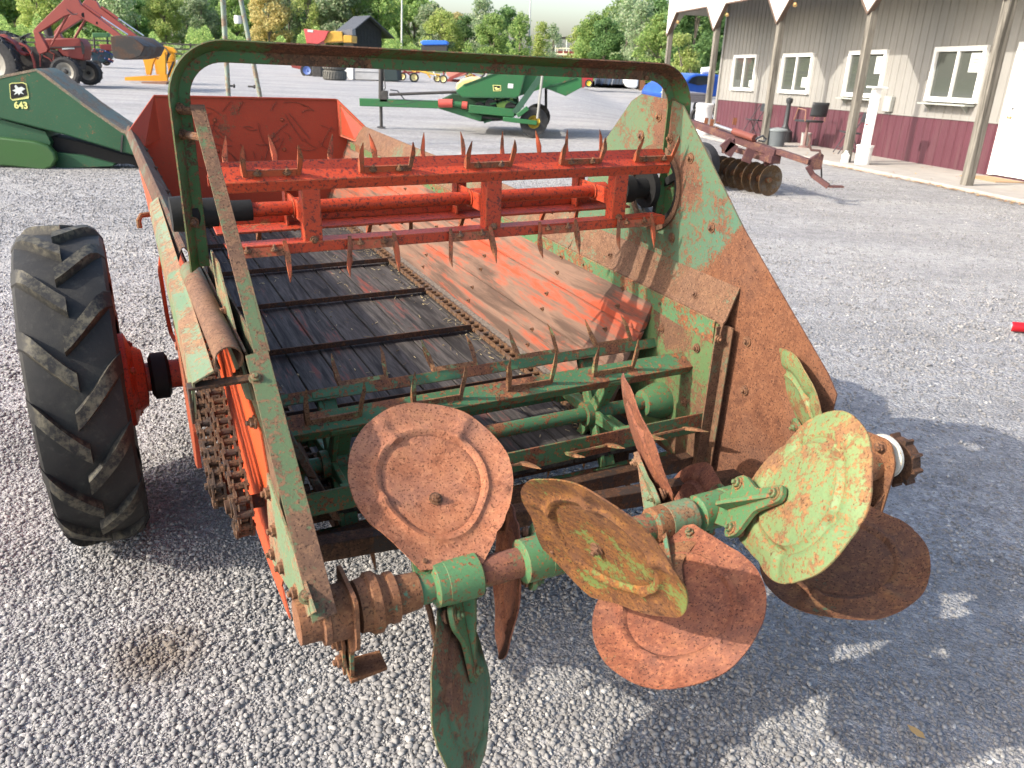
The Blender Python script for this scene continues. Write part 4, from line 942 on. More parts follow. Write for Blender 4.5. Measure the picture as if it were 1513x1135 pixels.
# slab
m = MB(); m.box((.66, 4.2, -.12), (1.92, 20.0, .29)); m.build('porch_slab', M['concrete'], SHOP, bev=.01)
# posts and fascia
PY = [-3.40, .03, 3.41, 6.90, 10.40, 13.90]
for y in PY:
    m = MB(); m.box((0, y, 1.75), (.135, .135, 3.46)); m.build('porch_post', M['oldpost'], SHOP, bev=.006)
FM = plain('fascia_board', (.56, .545, .51), .6, 0, .06)
def fascia():
    P = [(-4.2, 3.95)]; zb, zt = 2.62, 3.22
    pts = [(-4.2, 3.22)]
    for y in PY: pts += [(y - .62, zt), (y, zb), (y + .62, zt)]
    pts = [p for p in pts if p[0] < 14.05]; pts[-1:] = [(14.0, 2.72)] if False else pts[-1:]
    pts = [(-4.2, 3.22)] + [p for p in pts[1:]] + [(14.0, 2.70)]
    top = 3.95; quads = []
    m = MB()
    for (y0, z0), (y1, z1) in zip(pts[:-1], pts[1:]):
        if y1 - y0 < 1e-3: continue
        m.prism([(-.10, y0, z0), (-.10, y1, z1), (-.10, y1, top), (-.10, y0, top)], (.02, 0, 0))
    return m, pts
fm, fp = fascia(); fm.build('fascia', FM, SHOP)
m = MB()
for (y0, z0), (y1, z1) in zip(fp[:-1], fp[1:]):
    if y1 - y0 > 1e-3: m.bar((-.07, y0, z0), (-.07, y1, z1), .10, .03, up=(0, 0, 1))
m.build('fascia_edge', plain('brown_edge', (.13, .09, .07), .8), SHOP)
for y in PY[1:]:
    m = MB(); m.lathe([(.0, -.03), (.03, -.03), (.045, .03), (.04, .035), (0, .02)], (.02, y - .48, 2.98), (-.2, -.5, -.85), 16); o = m.build('porch_lamp', plain('gilt_lamp', (.75, .50, .22), .35, .3), SHOP)
m = MB(); m.prism([(-.35, -6.4, 3.95), (WX + 4.5, -6.4, 5.6), (WX + 4.5, -6.4, 5.66), (-.35, -6.4, 4.01)], (0, 20.6, 0)); m.prism([(WX + 4.5, -6.4, 5.6), (WX + 9.4, -6.4, 3.95), (WX + 9.4, -6.4, 4.01), (WX + 4.5, -6.4, 5.66)], (0, 20.6, 0))
m.build('roof', plain('brown_roof_metal', (.16, .08, .07), .5, .2), SHOP)
m = MB(); m.box((.72, 4.2, 3.93), (1.70, 20.0, .02)); m.build('porch_ceiling', FM, SHOP)
m = MB(); m.prism([(.05, 13.95, 2.70), (.4, 13.95, 3.22), (1.5, 13.95, 3.22), (1.5, 13.95, 3.9), (-.09, 13.95, 3.9), (-.09, 13.95, 2.68)], (0, .02, 0)); m.build('end_fascia', FM, SHOP)
# ---- things on the porch (placed in the shop's own axes)
def bw(x, y, z=0.02): return Vector(BO) + Vector(Bm[0]) * x + Vector(Bm[1]) * y + Vector(Bm[2]) * z
BYAW = math.atan2(Bm[0][1], Bm[0][0])
M['blkplastic'] = plain('black_plastic', (.035, .038, .042), .45, 0, .2); M['greymetal'] = plain('dark_tube_metal', (.05, .05, .055), .45, .3)
def folding_chair(loc, rz, label):
    r = empty('folding_chair', loc, rz, label, 'chair', 'black folding chairs against the shop wall')
    m = MB(); V = m.prism(rounded3([(-.2, -.2, .44), (.2, -.2, .44), (.2, .18, .42), (-.2, .18, .42)]), (0, 0, .025)); m.build('seat', M['blkplastic'], r, bev=.006)
    m = MB(); m.prism(rounded3([(-.20, .20, .66), (.20, .20, .66), (.19, .23, .86), (-.19, .23, .86)]), (0, .018, 0)); m.build('backrest', M['blkplastic'], r, bev=.006)
    for s in (-1, 1):
        m = MB(); m.tube([(s * .21, -.24, 0), (s * .21, -.02, .44), (s * .20, .20, .82)], .0115, 8); m.build('leg', M['greymetal'], r)
        m = MB(); m.tube([(s * .185, .22, 0), (s * .185, -.02, .43)], .0115, 8); m.build('leg', M['greymetal'], r)
    m = MB(); m.tube([(-.21, -.18, .12), (.21, -.18, .12)], .008, 8); m.tube([(-.185, .16, .12), (.185, .16, .12)], .008, 8); m.build('stretcher', M['greymetal'], r)
    return r
def rounded3(P):
    c = sum((np.array(p) for p in P), np.zeros(3)) / len(P); out = []
    for i in range(len(P)):
        p = np.array(P[i], float); a = np.array(P[i - 1]) - p; b = np.array(P[(i + 1) % len(P)]) - p; a = a / np.linalg.norm(a) * .05; b = b / np.linalg.norm(b) * .05
        for t_ in (0, .35, .7, 1): out.append(p + a * (1 - t_) ** 2 + b * t_ ** 2)
    return out
p = bx(1114, 205, 1.15); folding_chair(bw(1.2, 10.0), BYAW - PI / 2, 'black folding chair against the maroon wall under the farthest window')
folding_chair(bw(1.2, 5.35), BYAW - PI / 2 - .3, 'black folding chair against the maroon wall behind the third porch post, beside the white stand')
# ashtray post
o_ = empty('smoking_post', bw(1.25, 8.35), 0, 'slim black outdoor ashtray post with a flared base on the porch', 'ashtray')
m = MB(); m.lathe([(0, 0), (.20, 0), (.21, .06), (.19, .26), (.10, .33), (.06, .42), (.052, .85), (.05, .95), (.0, .97)], (0, 0, 0), (0, 0, 1), 24); m.build('base', M['blkplastic'], o_)
m = MB(); m.lathe([(0, 0), (.07, .0), (.085, .06), (.08, .11), (.0, .14)], (0, 0, .93), (0, 0, 1), 20); m.build('head', M['blkplastic'], o_)
# black tub with lid near the slab edge
q = gnd(1147, 214); o_ = empty('storage_tub', (q[0] + .25, q[1] + .9, float(gz(q[0], q[1])) + .02), 0, 'dark grey round lidded tub beside the second porch post, behind the disc harrow', 'tub')
m = MB(); m.lathe([(0, 0), (.19, 0), (.215, .36), (.215, .38), (0, .38)], (0, 0, 0), (0, 0, 1), 28); m.build('tub', plain('tub_grey', (.10, .115, .125), .5), o_)
m = MB(); m.lathe([(.23, .37), (.235, .40), (.20, .42), (0, .45)], (0, 0, 0), (0, 0, 1), 28); m.build('lid', plain('lid_grey', (.22, .25, .26), .5), o_)
# implement seat mounted on a stand
o_ = empty('stool', bw(.95, 6.75), BYAW, 'old tractor seat stool with bent armrests on a pipe stand against the maroon wall', 'stool')
m = MB(); m.prism(rounded3([(-.22, -.30, .58), (.22, -.30, .58), (.22, .26, .56), (-.22, .26, .56)]), (0, 0, .045)); m.build('seat', M['blkplastic'], o_, bev=.01)
m = MB(); V = []; fs = []
for i in range(9):
    for j in range(7):
        a = -1.1 + 2.2 * i / 8; z = .72 + .30 * j / 6; V.append((.20 * math.sin(a) , -.30 - .10 * math.cos(a) - .04 * (j / 6), z))
for i in range(8):
    for j in range(6): k = i * 7 + j; fs.append((k, k + 1, k + 8, k + 7))
m.add(V, fs); ob = m.build('backrest', M['blkplastic'], o_); sd = ob.modifiers.new('s', 'SOLIDIFY'); sd.thickness = .05
for s in (-1, 1):
    m = MB(); m.tube([(s * .24, -.28, .60), (s * .25, -.26, .84), (s * .25, .10, .86), (s * .24, .22, .60)], .013, 8); m.build('armrest', plain('copper_arm', (.42, .24, .16), .4, .5), o_)
m = MB(); m.lathe([(0, 0), (.13, 0), (.13, .03), (.035, .05), (.03, .57)], (0, 0, 0), (0, 0, 1), 20); m.build('pedestal', plain('pedestal_iron', (.20, .12, .11), .6), o_)
# concrete-filled white post with bucket foot
o_ = empty('post_stand', bw(-.02 + .12, 3.02, .0), BYAW, 'white square post stand set in a white bucket next to the third porch post', 'stand')
m = MB(); m.box((0, 0, .72), (.125, .125, 1.30)).box((0, 0, 1.385), (.27, .27, .03)); m.build('post', M['white'], o_, bev=.004)
m = MB(); m.lathe([(0, 0), (.13, 0), (.145, .33), (.155, .335), (.155, .37), (.14, .37)], (0, 0, 0), (0, 0, 1), 28); m.build('bucket', plain('white_bucket', (.78, .78, .75), .4), o_)
m = MB(); m.box((-.066, -.01, .74), (.012, .07, .03)); m.build('tag', plain('red_tag', (.5, .05, .05), .5), o_)
o_ = empty('white_jug', bw(-.10, 3.28, 0), 0, 'small white jug at the foot of the third porch post', 'jug'); m = MB(); m.lathe([(0, 0), (.07, 0), (.075, .16), (.03, .21), (.03, .24), (0, .24)], (0, 0, 0), (0, 0, 1), 18); m.build('body', M['white'], o_)
o_ = empty('wall_box', bw(WX - .06, 4.72, 1.08), BYAW, 'small grey utility box on the wall beneath the third window', 'utility box')
m = MB(); m.box((0, 0, 0), (.09, .26, .30)); m.build('body', plain('util_grey', (.33, .34, .32), .6), o_, bev=.01)
# paint bucket by the stool
o_ = empty('pail', bw(1.3, 7.35), 0, 'grey pail standing against the maroon wall beside the seat stool', 'pail'); m = MB(); m.lathe([(0, 0), (.10, 0), (.12, .28), (.125, .30), (.11, .30), (.10, .05), (0, .04)], (0, 0, 0), (0, 0, 1), 20); m.build('body', plain('pail_grey', (.42, .40, .37), .5), o_)
# leaves blown along the slab
def leaf_mat():
    m, nt, N, L, P = mk('dry_leaf'); gi = N.new('ShaderNodeNewGeometry'); L.new(ramp(N, L, gi.outputs['Random Per Island'], [(0, (.20, .08, .03)), (.4, (.38, .20, .07)), (.8, (.52, .36, .14)), (1, (.30, .12, .08))]), P.inputs['Base Color']); P.inputs['Roughness'].default_value = .8; return m
M['leaf'] = leaf_mat()
def leaf(m, c, s, a):
    c = np.array(c, float); ca, sa = math.cos(a), math.sin(a); k = random.uniform(.1, .5); P = []
    for x, y, z in ((-1, 0, 0), (-.4, -.5, k * .4), (.4, -.45, k * .5), (1.1, 0, k), (.4, .45, k * .5), (-.4, .5, k * .4)): P.append(c + s * np.array([x * ca - y * sa, x * sa + y * ca, z]))
    m.add(P, [(0, 1, 2, 3), (0, 3, 4, 5)])
m = MB(); random.seed(11)
for i in range(420):
    y = random.uniform(-2.6, 3.2); x = -.33 - abs(random.gauss(0, .10)); w_ = bw(x, y, -.055); leaf(m, (w_.x, w_.y, float(gz(w_.x, w_.y)) + random.uniform(.008, .02)), random.uniform(.015, .035), random.uniform(0, 6.3))
for i in range(40):
    w_ = bw(random.uniform(-.2, 1.4), random.uniform(-1.5, 6), .03); leaf(m, w_, random.uniform(.02, .03), random.uniform(0, 6.3))
tag(m.build('fallen_leaves', M['leaf']), 'brown dry leaves blown along the edge of the porch slab', 'leaves', None, 'stuff')
q = gnd(1351, 1092); m = MB(); leaf(m, (q[0], q[1], .022), .024, 2.2); tag(m.build('dry_leaf', M['leaf']), 'single curled dry leaf on the gravel at the lower right', 'leaf')
# drink can
q = gnd(1506, 492); o_ = empty('drink_can', (q[0], q[1], .04), 0, 'red drink can lying on the gravel at the right edge', 'can')
m = MB(); m.lathe([(0, -.058), (.025, -.06), (.033, -.05), (.033, .048), (.027, .059), (.024, .057), (0, .056)], (0, 0, 0), (.95, -.3, .05), 24); o = m.build('body', plain('red_can', (.62, .02, .03), .25, .4), o_)
m = MB(); m.lathe([(.0, .0585), (.025, .0605), (.0285, .057)], (0, 0, 0), (.95, -.3, .05), 20); m.lathe([(.0, -.0600), (.024, -.0612), (.027, -.058)], (0, 0, 0), (.95, -.3, .05), 20); m.build('end_cap', plain('aluminium', (.7, .7, .7), .3, .8), o_); m = MB(); a_, u_, v_ = frame((.95, -.3, .05)); V = []; fs = []
for i in range(9):
    h = -.03 + .06 * i / 8; c0 = .6 + .25 * math.sin(h * 90)
    for s in (-.22, .22): t_ = c0 + s + 2.4; V.append(a_ * h + .0334 * (math.cos(t_) * u_ + math.sin(t_) * v_))
for i in range(8): fs.append((2 * i, 2 * i + 1, 2 * i + 3, 2 * i + 2))
m.add(V, fs); m.build('wave_stripe', M['white'], o_)
# ================================================================== machines about the yard
class Site:
    """a spot on the ground under photo point px,py, with its own heading; pt() gives the local x,z of a feature standing in the plane y=yl"""
    def __init__(s, px, py, yaw=0., z=0.):
        g_ = gnd(px, py); s.o = np.array([g_[0], g_[1], float(gz(g_[0], g_[1])) + z]); s.yaw = yaw
        c, n = math.cos(yaw), math.sin(yaw); s.R = np.array([[c, n, 0], [-n, c, 0], [0, 0, 1.]]); s.c = s.R @ (CAM - s.o)
    def pt(s, px, py, yl=0.):
        d = s.R @ ray(px, py); p = s.c + d * ((yl - s.c[1]) / d[1]); return (p[0], yl, p[2])
    def poly(s, P, yl=0.): return [s.pt(x, y, yl) for x, y in P]
    def sh(s, P, yl, dy): return [(x, y + dy, z) for x, y, z in s.poly(P, yl)]
    def root(s, name, label, cat, group=None): return empty(name, s.o, s.yaw, label, cat, group)
def Z(P, k, ox=0, oy=0): return [(x / k + ox, y / k + oy) for x, y in P]
def slab(m, pts, depth): return m.prism(pts, (0, depth, 0))
M['tyre'] = plain('yard_tyre', (.030, .030, .030), .8, 0, .4, 12, .4); M['tyre_dusty'] = plain('dusty_tyre', (.12, .115, .10), .85, 0, .3, 12, .4)
def yard_wheel(parent, c, R, W, rimcol, axis=(0, 1, 0), hubcol=None, lugs=0, name='wheel', rim_r=.58, tmat=None):
    e = empty(name, c); e.parent = parent
    m = MB(); r0 = R * rim_r; m.lathe([(r0, -W * .38), (R * .80, -W * .5), (R * .95, -W * .46), (R * .97, 0), (R * .95, W * .46), (R * .80, W * .5), (r0, W * .38), (r0 * .96, 0)], (0, 0, 0), axis, 36, True)
    if lugs:
        a_, u, v = frame(axis)
        for sd in (-1, 1):
            for k in range(lugs):
                t0 = 2 * PI * (k + .5 * (sd > 0)) / lugs; t1 = t0 + .22
                p = lambda t_, h: (math.cos(t_) * u + math.sin(t_) * v) * (R * .985) + a_ * h
                m.bar(p(t0, 0), p(t1, sd * W * .48), R * .06, R * .05, up=(math.cos(t0) * u + math.sin(t0) * v))
    m.build('tyre', tmat or M['tyre'], e)
    m = MB(); m.lathe([(0, -W * .10), (r0 * .55, -W * .10), (r0 * .8, -W * .30), (r0 * 1.02, -W * .40), (r0 * 1.04, -W * .30), (r0 * .85, -.0), (r0 * .85, W * .1), (r0 * 1.02, W * .40), (r0 * .8, W * .3), (r0 * .5, W * .15), (0, W * .15)], (0, 0, 0), axis, 28); m.build('rim', rimcol, e)
    m = MB(); m.lathe([(0, -W * .35), (R * .12, -W * .32), (R * .16, -W * .08)], (0, 0, 0), axis, 16); m.build('hub', hubcol or rimcol, e)
    return e
JD = weathered('deere_green_paint', (.028, .17, .055), .10, 3, .3, .45, paint2=(.035, .14, .055), dirt=.25)
JDd = weathered('faded_deere_green', (.018, .085, .036), .14, 2, .3, .5, paint2=(.026, .115, .055), dirt=.4, seed=5)
YEL = plain('yellow_paint', (.75, .55, .06), .45, 0, .1); M['dkiron'] = plain('dark_iron', (.045, .042, .04), .65, .2, .3)
# ---- corn head at the left edge ------------------------------------
s = Site(100, 250, .12); r = s.root('corn_head', 'dark green corn head snout numbered 643 resting on the gravel at the left edge', 'corn head')
k6 = lambda P: Z(P, 6.304, 0, 90)
body = k6([(-260, 170), (-60, 165), (340, 80), (420, 130), (800, 420), (1130, 650), (1310, 712), (1330, 760), (1310, 900), (1130, 850), (600, 690), (0, 540), (-260, 470)])
m = MB(); slab(m, s.poly(body), .55); m.build('snout_cover', JDd, r, bev=.02)
m = MB(); slab(m, [(x, y - .004, z) for x, y, z in s.poly(k6([(-260, 155), (-60, 150), (330, 72), (415, 118), (790, 405), (1130, 635), (1310, 700), (1320, 730), (1130, 668), (800, 440), (410, 150), (335, 96), (-60, 178), (-260, 186)]))], .57); m.build('top_edge', weathered('worn_edge', (.12, .16, .11), .5, 5, .5, .5, rusts=((.16, .12, .09), (.25, .2, .16), (.4, .36, .3)), seed=2), r)
m = MB(); slab(m, s.poly(k6([(-260, 560), (0, 545), (420, 660), (470, 760), (420, 900), (-260, 900)]), .06), .4); m.build('lower_panel', JDd, r)
m = MB(); P = k6([(-260, 715), (0, 715), (300, 750), (440, 790), (500, 850), (520, 920), (480, 990), (400, 1020), (100, 985), (-260, 960)]); slab(m, s.poly(P, -.05), .10); m.build('rounded_shield', weathered('olive_green_paint', (.04, .125, .03), .04, 3, .1, .45), r, bev=.02)
m = MB(); slab(m, s.poly(k6([(470, 700), (760, 760), (1130, 870), (1310, 905), (1320, 980), (1290, 985), (1200, 960), (1120, 960), (700, 900), (500, 870)]), .16), .3); m.build('gathering_shoe', M['black'], r)
m = MB(); slab(m, s.poly(k6([(500, 850), (760, 880), (1060, 960), (1050, 980), (600, 1000), (520, 1010)]), .1), .35); m.build('skid', JDd, r)
m = MB(); m.bar(s.pt(*k6([(1140, 690)])[0], -.006), s.pt(*k6([(1128, 850)])[0], -.006), .012, .02); m.build('seam', M['dkiron'], r)
m = MB(); slab(m, s.poly(k6([(1310, 712), (1345, 800), (1390, 985), (1320, 990), (1308, 900)]), .0), .5); m.build('snout_tip', M['black'], r, bev=.01)
def decal(P, mat, name, site, yl, parent, th=.004):
    m = MB(); m.prism([np.array(p) - [0, th, 0] for p in site.poly(P, yl)], (0, th * .5, 0)); return m.build(name, mat, parent)
pale = plain('pale_yellow_decal', (.62, .62, .22), .5, 0, .1)
decal(k6([(88, 215), (110, 205), (215, 200), (250, 215), (272, 330), (268, 350), (120, 372), (98, 350)]), pale, 'emblem', s, 0, r, .006)
decal(k6([(96, 222), (112, 212), (212, 207), (240, 220), (260, 322), (200, 340), (112, 356), (104, 340)]), M['black'], 'emblem_field', s, 0, r, .010)
decal(k6([(120, 275), (150, 262), (140, 235), (152, 222), (165, 240), (178, 250), (205, 240), (240, 262), (215, 275), (205, 288), (228, 312), (196, 300), (180, 320), (170, 300), (135, 318), (150, 290)]), M['paper'], 'emblem_figure', s, 0, r, .014)
def text(body, size, parent, loc, rot, mat, name='lettering', ext=.002, align='LEFT', bold=.0):
    c = bpy.data.curves.new(name, 'FONT'); c.body = body; c.size = size; c.extrude = ext; c.align_x = align; c.offset = bold; c.materials.append(mat)
    t0 = bpy.data.objects.new('tmp', c); COL.objects.link(t0); dg = bpy.context.evaluated_depsgraph_get(); me = bpy.data.meshes.new_from_object(t0.evaluated_get(dg)); bpy.data.objects.remove(t0)
    o = bpy.data.objects.new(name, me); COL.objects.link(o); o.parent = parent; o.location = loc; o.rotation_euler = rot; return o
a = s.pt(*k6([(138, 440)])[0], 0); b = s.pt(*k6([(270, 428)])[0], 0); h_ = s.pt(*k6([(138, 380)])[0], 0)
text('643', (h_[2] - a[2]) * 1.42, r, (a[0], -.006, a[2]), (PI / 2, 0, 0), pale, bold=.004)
# ---- red loader tractor ---------------------------------------------
RED = weathered('faded_tractor_red', (.25, .035, .03), .12, 2, .3, .55, paint2=(.30, .06, .05), dirt=.45)
REDL = weathered('loader_red', (.34, .07, .055), .10, 2, .2, .5, paint2=(.28, .055, .045), dirt=.4)
s = Site(90, 129, .10); r = s.root('loader_tractor', 'faded red tractor with a raised front loader arm and open platform', 'tractor')
k9 = lambda P: Z(P, 8.731, 0, 0)
def wheel_px(c, edge, R_=None, W=.4, yl=0, **k):
    p = np.array(s.pt(*c, yl)); e = np.array(s.pt(*edge, yl)); R_ = abs(e[2] - p[2]) if R_ is None else R_; return yard_wheel(r, tuple(p), R_, W, k.pop('rim'), **k)
rimw = plain('pale_rim', (.23, .22, .19), .5, 0, .2)
wheel_px(k9([(858, 925)])[0], k9([(858, 1118)])[0], yl=0, rim=rimw, hubcol=M['dkiron'], lugs=14, W=.36, rim_r=.60)
wheel_px(k9([(1150, 940)])[0], k9([(1150, 1100)])[0], yl=1.5, rim=rimw, hubcol=M['dkiron'], lugs=14, W=.36)
wheel_px(k9([(-120, 820)])[0], k9([(-120, 1060)])[0], yl=-.1, R_=.92, rim=rimw, hubcol=M['dkiron'], lugs=18, W=.5)
wheel_px(k9([(60, 760)])[0], k9([(60, 1060)])[0], yl=1.7, R_=.90, rim=rimw, hubcol=M['dkiron'], lugs=18, W=.5)
m = MB(); slab(m, s.poly(k9([(560, 500), (1000, 490), (1060, 540), (1090, 610), (1085, 700), (1080, 780), (950, 760), (800, 720), (740, 640), (590, 620)]), .45), .62); m.build('hood', RED, r, bev=.03)
m = MB(); slab(m, s.poly(k9([(800, 622), (960, 618), (960, 634), (800, 640)]), .43), .01); m.build('hood_stripe', M['paper'], r)
m = MB(); slab(m, s.poly(k9([(600, 606), (1085, 596), (1088, 612), (600, 622)]), .435), .012); slab(m, s.poly(k9([(1035, 535), (1060, 540), (1092, 610), (1086, 700), (1060, 700)]), .436), .012); m.build('hood_seam', M['dkiron'], r)
m = MB(); slab(m, s.poly(k9([(600, 640), (740, 650), (800, 730), (840, 745), (700, 900), (560, 900), (530, 700)]), .40), .2); m.build('engine_block', plain('engine_dark', (.02, .012, .012), .7, 0, .5, 6), r, bev=.03)
for P_ in ([(620, 660), (700, 700), (690, 780)], [(560, 720), (640, 760), (720, 860)], [(450, 560), (520, 720), (520, 860)]): m = MB(); m.tube([s.pt(*p, .34) for p in k9(P_)], .022, 8); m.build('engine_pipe', REDL, r)
for P_ in ([(330, 560), (420, 640), (400, 700)], [(500, 420), (640, 480), (700, 470)], [(860, 120), (940, 190), (1000, 180)]): m = MB(); m.tube([s.pt(*p, -.05) for p in k9(P_)], .016, 6); m.build('hydraulic_hose', M['blkplastic'], r)
m = MB(); slab(m, s.poly(k9([(200, 620), (560, 600), (640, 640), (800, 720), (1040, 780), (1040, 900), (700, 940), (300, 920), (210, 860)]), .55), .45); m.build('chassis', M['dkiron'], r)
m = MB(); slab(m, s.poly(k9([(-40, 470), (60, 470), (170, 540), (240, 660), (330, 690), (330, 720), (180, 700), (90, 580), (-40, 540)]), .15), .35); m.build('fender', RED, r, bev=.02)
m = MB(); slab(m, s.poly(k9([(-40, 440), (60, 440), (170, 510), (240, 620), (-40, 620)]), 1.45), .35); m.build('fender', RED, r, bev=.02)
m = MB(); slab(m, s.poly(k9([(130, 480), (180, 490), (240, 600), (200, 640), (150, 620)]), .7), .4); m.build('seat', plain('seat_tan', (.35, .25, .12), .7), r, bev=.03)
m = MB(); m.tube([s.pt(*p, .8) for p in k9([(240, 640), (300, 500), (330, 470)])], .02, 8); c = np.array(s.pt(*k9([(335, 465)])[0], .8)); m.lathe([(.18, -.012), (.20, 0), (.18, .012)], c, (-.5, 0, .86), 20); m.build('steering_wheel', M['blkplastic'], r)
m = MB(); P = [s.pt(*p, .2) for p in k9([(250, 560), (340, 600), (400, 680), (440, 800), (450, 880)])]; m.tube(P, .045, 8); m.build('platform_rail', REDL, r)
m = MB(); m.tube([s.pt(*p, .75) for p in k9([(600, 340), (640, 480)])], .13, 14); m.build('exhaust', M['dkiron'], r)
m = MB(); m.box(np.array(s.pt(*k9([(1090, 680)])[0], .75)), (.08, .55, .45)); m.build('grille', M['black'], r)
for yl, nm in ((.0, 'loader_arm'), (1.5, 'loader_arm')):
    m = MB(); slab(m, s.poly(k9([(425, 400), (470, 340), (800, 20), (860, -60), (1000, -20), (1040, 60), (1400, 330), (1700, 560), (1690, 640), (1400, 420), (960, 190), (880, 190), (820, 210), (500, 420), (440, 430)]), 0.) if yl == 0 else s.sh(k9([(425, 400), (470, 340), (800, 20), (860, -60), (1000, -20), (1040, 60), (1400, 330), (1700, 560), (1690, 640), (1400, 420), (960, 190), (880, 190), (820, 210), (500, 420), (440, 430)]), 0., yl), .16); m.build(nm, REDL, r, bev=.01)
    m = MB(); slab(m, s.sh(k9([(430, 400), (500, 410), (620, 630), (600, 670), (510, 700), (470, 600)]), 0, yl - .02), .20); m.build('loader_post', REDL, r, bev=.01)
    m = MB(); m.tube(s.sh(k9([(870, 170), (700, 480)]), 0, yl + .08), .045, 10); m.tube(s.sh(k9([(700, 480), (630, 610)]), 0, yl + .08), .025, 10); m.build('lift_ram', REDL, r)
    m = MB(); m.tube(s.sh(k9([(1060, 60), (1290, 215)]), 0, yl + .08), .05, 10); m.build('bucket_ram', REDL, r)
    m = MB(); m.tube(s.sh(k9([(1290, 215), (1640, 450)]), 0, yl + .08), .025, 10); m.build('ram_rod', plain('chrome_rod', (.6, .6, .6), .25, .9), r)
m = MB()
for c in ((1080, 195), (1255, 298)): m.tube([s.pt(*k9([c])[0], -.005), s.pt(*k9([c])[0], .0)], .07 * (1 if c[0] < 1200 else .6), 14)
m.build('arm_openings', M['black'], r)
bk = Z([(820, 270), (900, 262), (990, 280), (1075, 345), (1070, 370), (1045, 420), (980, 440), (920, 447), (850, 435), (830, 380)], 5.04)
m = MB(); slab(m, s.poly(bk, -.3), 2.1); m.build('bucket', weathered('worn_bucket', (.035, .033, .032), .5, 2, .5, .6, rusts=((.05, .035, .03), (.09, .055, .045), (.13, .09, .07))), r, bev=.02)
# ---- yellow implement -----------------------------------------------
OY = weathered('orange_yellow_paint', (.75, .36, .02), .04, 3, .2, .45, paint2=(.70, .30, .02))
s = Site(215, 123, .0); r = s.root('hay_grapple', 'yellow loader attachment with black hoses standing on the yard beside the tractor', 'implement')
k5 = lambda P: Z(P, 5.043)
for yl in (0, .9):
    m = MB(); slab(m, s.sh(k5([(1045, 390), (1080, 370), (1110, 440), (1140, 400), (1180, 390), (1140, 470), (1120, 560), (1090, 560), (1075, 480)]), 0, yl), .12); m.build('upright', OY, r, bev=.01)
    m = MB(); slab(m, s.sh(k5([(1170, 460), (1210, 390), (1230, 400), (1235, 580), (1190, 580)]), 0, yl), .12); m.build('upright', OY, r, bev=.01)
    m = MB(); slab(m, s.sh(k5([(1075, 340), (1130, 335), (1220, 355), (1250, 390), (1200, 400), (1110, 370)]), 0, yl), .12); m.build('top_arm', OY, r, bev=.01)
m = MB(); slab(m, s.poly(k5([(930, 575), (1240, 555), (1245, 605), (1110, 605), (930, 600)]), -.3), .15); slab(m, s.poly(k5([(930, 575), (1240, 555), (1245, 605), (930, 600)]), 1.1), .15); m.build('skid_frame', OY, r)
m = MB(); slab(m, s.poly(k5([(1050, 612), (1240, 612), (1240, 628), (1060, 630)]), -.3), 1.5); m.build('foot_plate', plain('brown_plate', (.22, .12, .08), .7), r)
for k in range(4):
    m = MB(); m.tube([s.pt(x + k * .4, y, .2 + k * .2) for x, y in k5([(1130, 340), (1230, 360), (1255, 400), (1235, 470), (1290, 460), (1260, 540), (1245, 580)])], .03, 8); m.build('hose', M['blkplastic'], r)
m = MB(); m.tube([s.pt(*p, .3) for p in k5([(1070, 370), (1130, 420), (1180, 440), (1215, 420)])], .03, 8); m.build('hose', M['blkplastic'], r)
# ---- small blue-green machine behind the tractor ----------------------
s = Site(143, 100, .3); r = s.root('seed_drill', 'small dark teal and red implement with a green hopper behind the red tractor', 'implement')
m = MB(); slab(m, s.poly(k5([(665, 390), (700, 360), (760, 370), (820, 400), (820, 440), (760, 470), (690, 470)]), 0), 1.2); m.build('frame_body', weathered('teal_paint', (.010, .06, .055), .3, 2, .5, .6, paint2=(.012, .035, .09)), r, bev=.05)
for k in range(10): m = MB(); a = np.array(s.pt(*k5([(random.uniform(670, 830), random.uniform(350, 470))])[0], -.1)); m.bar(a, a + [random.uniform(-.7, .7), .3, random.uniform(-.5, .1)], .07, .07); m.build('bar', random.choice([M['dkiron'], plain('navy', (.02, .04, .14), .5), REDL]), r)
m = MB(); slab(m, s.poly(k5([(685, 245), (805, 245), (808, 278), (690, 280)]), 1.0), .8); m.build('hopper', plain('hopper_green', (.05, .14, .05), .6), r, bev=.03)
m = MB(); slab(m, s.poly(k5([(740, 330), (830, 330), (835, 380), (750, 375)]), .6), .8); m.build('red_box', RED, r, bev=.03)
for x in (700, 800): m = MB(); m.tube([s.pt(*k5([(x, 280)])[0], 1.2), s.pt(*k5([(x + 10, 480)])[0], 1.2)], .05, 8); m.build('upright', M['dkiron'], r)
yard_wheel(r, s.pt(*k5([(722, 485)])[0], -.1), .27, .15, M['dkiron'])
yard_wheel(r, s.pt(*k5([(790, 455)])[0], 1.5), .27, .15, M['dkiron'])
